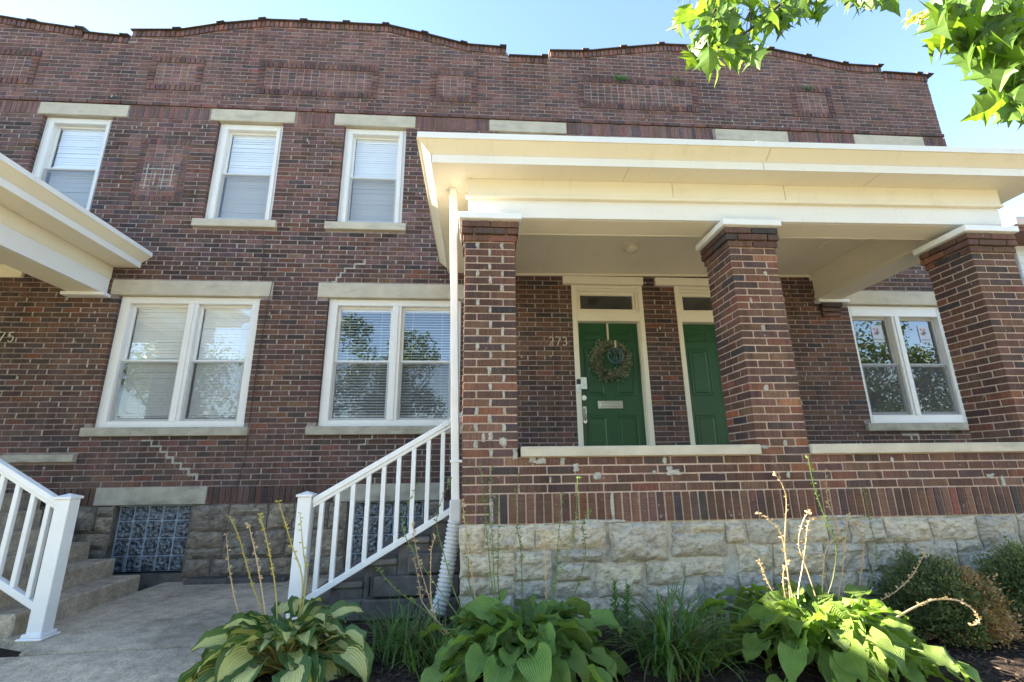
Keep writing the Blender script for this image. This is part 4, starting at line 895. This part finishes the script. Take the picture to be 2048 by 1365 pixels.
def stalk(e, pts, r0, m, buds=True, seed=0):
    r = random.Random(seed); P = [Vector(p) for p in pts]
    # smooth Catmull-Rom through the points
    out = []
    for i in range(len(P)-1):
        a, b, c, d = P[max(i-1, 0)], P[i], P[i+1], P[min(i+2, len(P)-1)]
        for k in range(6):
            t_ = k/6; out.append(.5*((2*b)+(-a+c)*t_+(2*a-5*b+4*c-d)*t_*t_+(-a+3*b-3*c+d)*t_**3))
    out.append(P[-1]); n = len(out); mb = MB(); mb.tube(out, [r0*(1-.65*k/n) for k in range(n)], 5)
    if buds:
        for k in range(int(n*.45), n):
            for q in range(3):
                p = out[k]+(out[min(k+1, n-1)]-out[k])*r.random(); d = Vector((r.gauss(0, 1), r.gauss(0, .8), r.uniform(-.2, .9))).normalized(); s_ = d.cross(Vector((.3, 1, .2))).normalized(); L_ = r.uniform(.010, .026); w_ = L_*.24
                mb.add([p, p+d*L_*.6+s_*w_, p+d*L_, p+d*L_*.6-s_*w_], [(0,1,2,3)])
    return mb.obj('flower_stalk', m, e, smooth=False, fix=False)
HV = hosta(-.98, -2.58, .47, 84, [HOSTA_V, PET_Y], 'variegated cream and green hosta at the edge of the concrete walk', (.18, .25), 1.35, 3)
HC = hosta(.38, -2.72, .62, 170, [HOSTA, PET], 'large dark green hosta at the foot of the stone wall below the downspout', (.15, .22), 1.02, 5)
HR = hosta(2.12, -2.78, .70, 190, [HOSTA_SUN, PET], 'sunlit yellow-green hosta with dry flower stalks beside the browning shrub', (.15, .21), .98, 8)
def stk(e, crop, lst, Y0, m, r0=.0045, seed=0):
    ox, oy, sc = crop; r = random.Random(seed)
    for i, l in enumerate(lst):
        mm = m
        if isinstance(l[0], str): mm = {'g': STK_G, 'y': STK_Y, 't': STK_T}[l[0]]; l = l[1:]
        l = list(l)[::-1]; y1 = Y0+r.uniform(-.12, .16); pts = []
        for k, (a, b) in enumerate(l): pts.append(at(ox+a/sc, oy+b/sc, Y0+(y1-Y0)*k/(len(l)-1)))
        bs_ = pts[0]; c = e.location; pts = [Vector((c.x*.6+bs_.x*.4, c.y*.6+bs_.y*.4, c.z+.01)), *pts]
        stalk(e, pts, r0, mm, True, i)
stk(HC, (600, 899, 2.926), [[(1055,90),(1075,300),(1100,560),(1130,830)], [(1120,100),(1118,330),(1130,600),(1145,830)], [(1275,150),(1268,420),(1295,620),(1302,1000)], [(1625,165),(1600,520),(1490,790),(1440,900)], [(1535,260),(1515,480),(1500,720),(1490,850)], ['g',(1690,365),(1655,450),(1670,620),(1590,880),(1410,1080)], [(1160,280),(1160,600),(1165,850)], ['t',(950,300),(980,560),(1010,760),(1050,960)], [(960,370),(985,600),(1000,830)], ['g',(690,200),(600,430),(690,640),(920,970)], [(880,180),(800,400),(850,640),(930,900)], ['g',(450,690),(560,820),(750,960)], ['t',(660,440),(690,640),(760,880),(820,1060)], ['t',(790,510),(765,650),(800,1000)], ['t',(1430,550),(1440,800),(1430,1080)], ['t',(670,640),(700,800),(740,930)]], -2.62, STK_G, .0044, 2)
stk(HR, (1348, 899, 2.926), [['t',(590,140),(655,280),(650,600),(715,960)], ['g',(785,50),(820,220),(880,390),(948,560),(930,760),(860,980)], ['t',(885,120),(900,300),(950,450),(945,640),(880,980)], ['t',(490,375),(600,450),(650,600),(700,1000)], ['t',(800,355),(755,420),(730,560),(790,740),(850,950)], ['t',(855,410),(790,420),(770,560),(750,700),(730,900)], ['t',(1020,380),(1000,560),(985,720),(965,850)], ['g',(1110,230),(1150,440),(1188,620),(1130,840),(1060,1000)], ['t',(965,510),(890,590),(870,760),(870,950)], ['t',(1110,460),(1050,430),(1110,540),(1090,760),(1050,950)], ['t',(500,660),(525,720),(560,800),(650,950)], ['t',(680,650),(640,720),(650,850),(700,960)], ['t',(1470,600),(1400,730),(1300,830),(1200,890),(1100,960)]], -2.66, STK_T, .0046, 4)
stk(HR, (1348, 899, 2.926), [['t',(1750,1030),(1785,990),(1690,895),(1530,880),(1400,930),(1280,1000),(1180,1060)]], -3.0, STK_T, .0075, 5)
stk(HV, (0, 899, 2.926), [[(1340,390),(1400,520),(1480,800),(1590,1090)], ['t',(1325,500),(1345,720),(1410,1000)], ['t',(1455,440),(1500,640),(1540,870)], [(1520,380),(1570,580),(1615,850)], [(1630,305),(1700,540),(1770,800)], [(1755,375),(1775,600),(1790,800)]], -2.48, STK_Y, .006, 6)
def clump(cx, cy, n, L_, label, cat, mats, seed, spread=1.0, lean=(0, 0), name='grass_clump', wd=.006, base=.06):
    r = random.Random(seed); z0 = gz(cx, cy); e = empty(name, (cx, cy, z0), label, cat); mb = MB()
    for k in range(n):
        az = r.uniform(0, 6.283); el = r.uniform(.75, 1.45); L = L_*r.uniform(.6, 1.1); p = Vector((cx+r.gauss(0, base), cy+r.gauss(0, base), z0-.02)); a = el; N_ = 7; vs = []; h = Vector((math.cos(az)+lean[0], math.sin(az)+lean[1], 0)).normalized(); sd = Vector((-h.y, h.x, 0)); bend = r.uniform(.9, 2.3)*spread
        for i in range(N_+1):
            w_ = wd*(1-(i/N_)**2)*r.uniform(.9, 1.1)+.0004; vs += [p-sd*w_, p+sd*w_]; p = p+(h*math.cos(a)+Vector((0, 0, math.sin(a))))*L/N_; a -= bend/N_*(.4+1.2*i/N_)
        mb.add(vs, [(2*i, 2*i+1, 2*i+3, 2*i+2) for i in range(N_)], 1 if r.random() < .14 else 0)
    tag(mb.obj('blades', mats, e, fix=False), kind='stuff'); return e
clump(-.33, -2.42, 170, .42, 'dark grassy clump between the variegated hosta and the concrete block steps', 'grass', [BLADE, BLADE_D], 11, wd=.005, base=.1)
clump(-.10, -2.60, 110, .40, 'grassy clump with dry seed heads under the big green hosta', 'grass', [BLADE, BLADE_D], 12, wd=.0045, base=.09)
clump(1.22, -2.84, 260, .55, 'arching green daylily leaves between the two large green hostas', 'daylily', [BLADE, BLADE_D], 13, 1.15, name='daylily_clump', wd=.009, base=.07)
clump(1.62, -2.62, 110, .42, 'small tuft of arching daylily leaves against the sunlit hosta', 'daylily', [BLADE, BLADE_D], 15, 1.2, name='daylily_clump', wd=.009, base=.06)
# lily stems
for q, (px, top, lab) in enumerate(((1233, 1165, 'leafy green lily stem against the stone, its top leaning to the dark hosta'), (1252, 1172, 'leafy green lily stem against the stone, shorter of the pair'))):
    r = random.Random(40+q); b0 = at(px, 1300, -2.42); b0.z = gz(b0.x, -2.42); t0 = at(px+(-4 if q == 0 else 4), top, -2.42); e = empty('lily_plant', b0, lab, 'lily'); MB().tube([b0, (b0+t0)/2, t0], [.006, .005, .003], 5).obj('stem', STK_G, e)
    for k in range(70):
        f = .25+.75*k/70; p = b0.lerp(t0, f); az = k*2.4; L_ = .10*(1.15-.75*f)*r.uniform(.8, 1.2)+.012; el = .2+.9*f; hh = Vector((math.cos(az)*math.cos(el), math.sin(az)*math.cos(el), math.sin(el))); sd = Vector((-math.sin(az), math.cos(az), 0)); m_ = p+hh*L_*.5; t_ = p+hh*L_-Vector((0, 0, L_*.45)); mb = MB(); mb.add([p, m_+sd*L_*.11, t_, m_-sd*L_*.11], [(0,1,2,3)]); mb.obj('leaf', LILY, e, fix=False)
def shrub(px, py, Y, rx, rz, n, label, seed, brown):
    r = random.Random(seed); c = at(px, py, Y); z0 = gz(c.x, c.y); e = empty('shrub', (c.x, c.y, z0), label, 'shrub'); G, Bn, T = MB(), MB(), MB()
    for k in range(14):
        az = r.uniform(0, 6.28); d = Vector((math.cos(az)*rx*.6, math.sin(az)*rx*.6, rz*r.uniform(.6, 1.3))); T.tube([(c.x, c.y, z0-.02), (c.x+d.x*.4, c.y+d.y*.4, z0+d.z*.5), (c.x+d.x, c.y+d.y, z0+d.z)], [.009, .006, .003], 5)
    for k in range(n):
        th = r.uniform(0, 6.283); cz = r.uniform(-.35, 1); rr = math.sqrt(max(0, 1-cz*cz)); dv = Vector((rr*math.cos(th), rr*math.sin(th), cz)); lump = 1+.34*noise.noise(dv*2.6+Vector((seed, 0, 0)))+.26*noise.noise(dv*7)+(.16 if r.random() < .05 else 0)
        q = r.uniform(.55, 1)**.5*lump*r.uniform(.88, 1.06); p = Vector((c.x+dv.x*rx*q, c.y+dv.y*rx*q, z0+rz*.36+dv.z*rz*.85*q))
        d = (dv*.8+Vector((r.gauss(0, .6), r.gauss(0, .6), r.gauss(.35, .5)))).normalized(); s_ = d.cross(Vector((r.gauss(0, 1), r.gauss(0, 1), r.gauss(0, 1)))).normalized(); L_ = r.uniform(.012, .03); w_ = L_*.22
        bsel = noise.noise(dv*2.1+Vector((seed*3, 1, 2)))+.9*dv.x-.55*dv.z+brown+.32
        (Bn if bsel+r.gauss(0, .25) > .35 else G).add([p, p+d*L_*.5+s_*w_, p+d*L_, p+d*L_*.5-s_*w_], [(0,1,2,3)])
    T.obj('branches', BARK, e); tag(G.obj('green_foliage', SHRUB, e, fix=False), kind='stuff'); tag(Bn.obj('brown_foliage', SHRUB_B, e, fix=False), kind='stuff')
shrub(1897, 1265, -2.5, .31, .36, 36000, 'rounded evergreen shrub with browned foliage on one side', 3, .1)
shrub(2092, 1235, -2.45, .32, .40, 30000, 'green shrub partly hidden past the browned shrub', 6, -.1)
# mulch chips
mc = MB(); r = random.Random(77)
for k in range(5200):
    x, y = r.uniform(-1.1, 4.6), r.uniform(-3.5, -2.15); z = gz(x, y)+r.uniform(0, .012); a = r.uniform(0, 6.28); L_, w_ = r.uniform(.008, .03), r.uniform(.003, .009); d = Vector((math.cos(a), math.sin(a), r.gauss(0, .3))).normalized()*L_; s_ = Vector((-math.sin(a), math.cos(a), r.gauss(0, .3))).normalized()*w_; p = Vector((x, y, z)); u = Vector((0, 0, .004))
    mc.add([p-d-s_, p+d-s_, p+d+s_, p-d+s_, p+u], [(0,1,4), (1,2,4), (2,3,4), (3,0,4)])
tag(mc.obj('mulch', plain('mulch_chip', (.06, .042, .03), .5, 60, .95, .1, .3, 60, (.15, .11, .08), .6, 30), fix=False), kind='stuff')
# weeds rooted in the parapet panels
for q, (px, py) in enumerate(((1245, 160), (1352, 160), (1618, 178))):
    c = at(px, py, -.02); r = random.Random(60+q); e = empty('weed', c, ['tuft of weeds growing on the parapet panel, the bushier of its two', 'spiky grass tuft growing on the end of the wide parapet panel', 'tiny weed on the small parapet panel near the roof end'][q], 'weed'); mb = MB()
    for k in range((90, 60, 45)[q]):
        az = r.uniform(3.14, 6.28); el = r.uniform(-.4, 1.4); L_ = r.uniform(.03, .12); p = c+Vector((r.gauss(0, .05), -.005, r.uniform(-.02, .02))); d = Vector((math.cos(az)*math.cos(el), math.sin(az)*math.cos(el)*.6, math.sin(el)))*L_; s_ = Vector((.5, 0, .5)).normalized()*.005; mb.add([p-s_, p+d*.5+s_*1.2, p+d, p+d*.5-s_*1.2], [(0,1,2,3)])
    tag(mb.obj('blades', LILY if q != 1 else BLADE_D, e, fix=False), kind='stuff')
# ------------------------------------------------------------------ street tree overhead
OUT = [(0, 0), (.10, -.02), (.34, -.16), (.30, .02), (.52, .16), (.34, .22), (.40, .34), (.62, .52), (.42, .52), (.30, .56), (.24, .70), (.13, .80), (0, 1.06)]
def tree_leaf_mesh(fold, curl, seed):
    r = random.Random(seed); mb = MB(); vs = [(0, 0, 0)]
    def P(x, y): return (x, y, fold*abs(x)-curl*y*y-.25*curl*x*x + .03*math.sin(9*x+4*y+seed))
    right = [P(x*r.uniform(.9, 1.1), y) for x, y in OUT]; left = [P(-x*r.uniform(.9, 1.1), y) for x, y in OUT]; mid = [P(0, y) for x, y in OUT]
    n = len(OUT); mb.add(right + left + mid, [(2*n+i, i, i+1, 2*n+i+1) for i in range(n-1)] + [(n+i, 2*n+i, 2*n+i+1, n+i+1) for i in range(n-1)])
    mb.tube([(0, -.45, .1), (0, -.2, .03), (0, 0, 0)], .012, 4)
    return mb.mesh('leaf', MAPLE, smooth=False)
LM = [tree_leaf_mesh(f, c, i) for i, (f, c) in enumerate(((.35, .35), (-.25, .5), (.6, .6), (.25, -.3), (.8, .9), (.1, .25), (.9, .3), (-.4, .7)))]
LMY = [m.copy() for m in LM[:3]]
for m in LMY: m.materials[0] = SPRIG
tree = empty('street_tree', (4.9, -5.3, -1.2), 'leafy street tree overhanging the parapet with drooping lobed leaves', 'tree')
trunk = MB(); trunk.tube([(4.9, -5.3, -1.3), (4.92, -5.3, .5), (4.85, -5.2, 2.2), (4.7, -5.1, 3.6), (4.6, -5.0, 6.0)], [.19, .16, .145, .12, .05], 12); trunk.obj('trunk', BARK, tree, smooth=True)
YT = -3.55
limbs = [[(4.7, -5.1, 3.5), at(2300, -60, -4.1), at(2060, -70, -3.7), at(1800, -60, YT), at(1600, -50, YT), at(1480, -30, YT)], [at(2060, -70, -3.7), at(1960, -20, -3.75), at(1900, 20, -3.8)], [(4.7, -5.1, 3.2), at(2250, 130, -4.15), at(2080, 92, -4.1), at(1985, 78, -4.08), at(1935, 45, -4.05)], [at(1600, -50, YT), at(1560, 10, YT), at(1500, 60, YT), at(1450, 90, YT)], [at(1480, -30, YT), at(1430, 20, YT), at(1400, 80, YT)], [at(2250, 130, -4.15), at(2120, 180, -4.1), at(2050, 200, -4.1)], [at(1800, -60, YT), at(1720, -20, YT), at(1690, 10, YT)]]
for k, l in enumerate(limbs): MB().tube([Vector(p) for p in l], [(.04 if k in (0, 2) else .008)*(1-.8*i/len(l)) + .003 for i in range(len(l))], 7).obj('limb', BARK, tree, smooth=True)
r = random.Random(5)
def put_leaf(p, size, mesh, look):
    o = bpy.data.objects.new('leaf', mesh); d = look.normalized(); q = d.to_track_quat('Y', 'Z').to_matrix().to_4x4() @ Matrix.Rotation(r.uniform(-1.3, 1.3), 4, 'Y')
    o.matrix_world = Matrix.Translation(p) @ q @ Matrix.Diagonal((size, size, size, 1)); link(o); o.parent = tree; o.matrix_parent_inverse = Matrix.Translation(-tree.location)
CL = [(1350, 1420, 0, 30, 6), (1400, 1560, -10, 60, 34), (1560, 1640, -10, 40, 12), (1400, 1500, 40, 95, 16), (1380, 1440, 85, 120, 9), (1470, 1520, 80, 110, 7), (1640, 1700, -40, -5, 6), (1680, 1780, -30, 10, 9), (1520, 1590, 20, 60, 8)]
for x0, x1, y0, y1, n in CL:
    for k in range(n):
        px, py = r.uniform(x0, x1), r.uniform(y0, y1); p = at(px, py, YT+r.uniform(-.22, .25)); put_leaf(p, r.uniform(.09, .145), r.choice(LM), Vector((r.gauss(0, .55), r.gauss(0, .5), -1+r.gauss(0, .35))))
for x0, x1, y0, y1, n in CL:
    for k in range(3):
        a = at(r.uniform(x0, x1), y0-60, YT); b = at(r.uniform(x0, x1), r.uniform(y0, y1), YT+r.uniform(-.1, .1)); MB().tube([a, a.lerp(b, .5)+Vector((r.gauss(0, .02), 0, .02)), b], [.004, .003, .0016], 5).obj('twig', BARK, tree)
CR = [(1870, 2048, -20, 60, 34), (1930, 2060, 60, 110, 18), (1985, 2090, 110, 190, 16), (1950, 2000, 70, 110, 6), (2000, 2100, 0, 230, 22), (2010, 2060, 140, 200, 12), (1880, 2048, 20, 90, 26), (1990, 2060, 90, 210, 20)]
for x0, x1, y0, y1, n in CR:
    for k in range(n):
        px, py = r.uniform(x0, x1), r.uniform(y0, y1); p = at(px, py, -4.05+r.uniform(-.15, .15)); put_leaf(p, r.uniform(.095, .145), r.choice(LM), Vector((r.gauss(-.25, .5), r.gauss(0, .45), -1+r.gauss(0, .35))))
for k in range(16): p = at(r.uniform(1808, 1868), r.uniform(15, 55), -4.0+r.uniform(-.06, .06)); put_leaf(p, r.uniform(.03, .055), r.choice(LMY), Vector((r.gauss(-.5, .5), r.gauss(0, .5), r.gauss(-.2, .6))))
for k in range(260):      # the rest of the crown, above and beside the picture
    p = Vector((r.uniform(3.6, 6.6), r.uniform(-6.6, -3.9), r.uniform(4.3, 7.0))); put_leaf(p, r.uniform(.10, .15), r.choice(LM), Vector((r.gauss(0, .6), r.gauss(0, .6), -1)))
# ------------------------------------------------------------------ trees across the road (seen in the window panes)
def far_tree(x, y, h, rad, n, seed, label):
    r = random.Random(seed); e = empty('broadleaf_tree', (x, y, -1.2), label, 'tree', 'trees across the road'); MB().tube([(x, y, -1.2), (x+.1, y, h*.3), (x+.2, y+.1, h*.65)], [.28, .2, .08], 8).obj('trunk', BARK, e)
    for k in range(5): a = r.uniform(0, 6.28); MB().tube([(x+.1, y, h*.3), (x+math.cos(a)*rad*.7, y+math.sin(a)*rad*.7, h*.62)], [.1, .03], 6).obj('limb', BARK, e)
    mb = MB(); cs = [(Vector((x+r.gauss(0, rad*.42), y+r.gauss(0, rad*.42), h*r.uniform(.18, .9))), rad*r.uniform(.22, .42)) for k in range(46)]
    for k in range(n):
        c, q = r.choice(cs); d = Vector((r.gauss(0, 1), r.gauss(0, 1), r.gauss(0, 1))).normalized(); p = c+d*q*r.uniform(.5, 1); u = Vector((r.gauss(0, 1), r.gauss(0, 1), r.gauss(0, 1))).normalized(); v = u.cross(d).normalized(); s_ = r.uniform(.07, .17); mb.add([p-u*s_, p+v*s_*.6, p+u*s_, p-v*s_*.6], [(0,1,2,3)])
    tag(mb.obj('crown', FAR, e, fix=False), kind='stuff')
for k, (x, y, h, rad) in enumerate(((-12, -24, 9, 3.8), (-5.5, -27, 11, 3.6), (1.5, -24, 8.5, 2.6), (8, -26, 8, 3.4), (14, -24, 10, 3.6), (20, -25, 9, 3.8), (-20, -26, 10, 4.2), (27, -26, 10.5, 4.2), (34, -27, 9, 4))): far_tree(x, y, h, rad, 11000, 200+k, 'leafy broadleaf tree across the road, mirrored in the window panes')
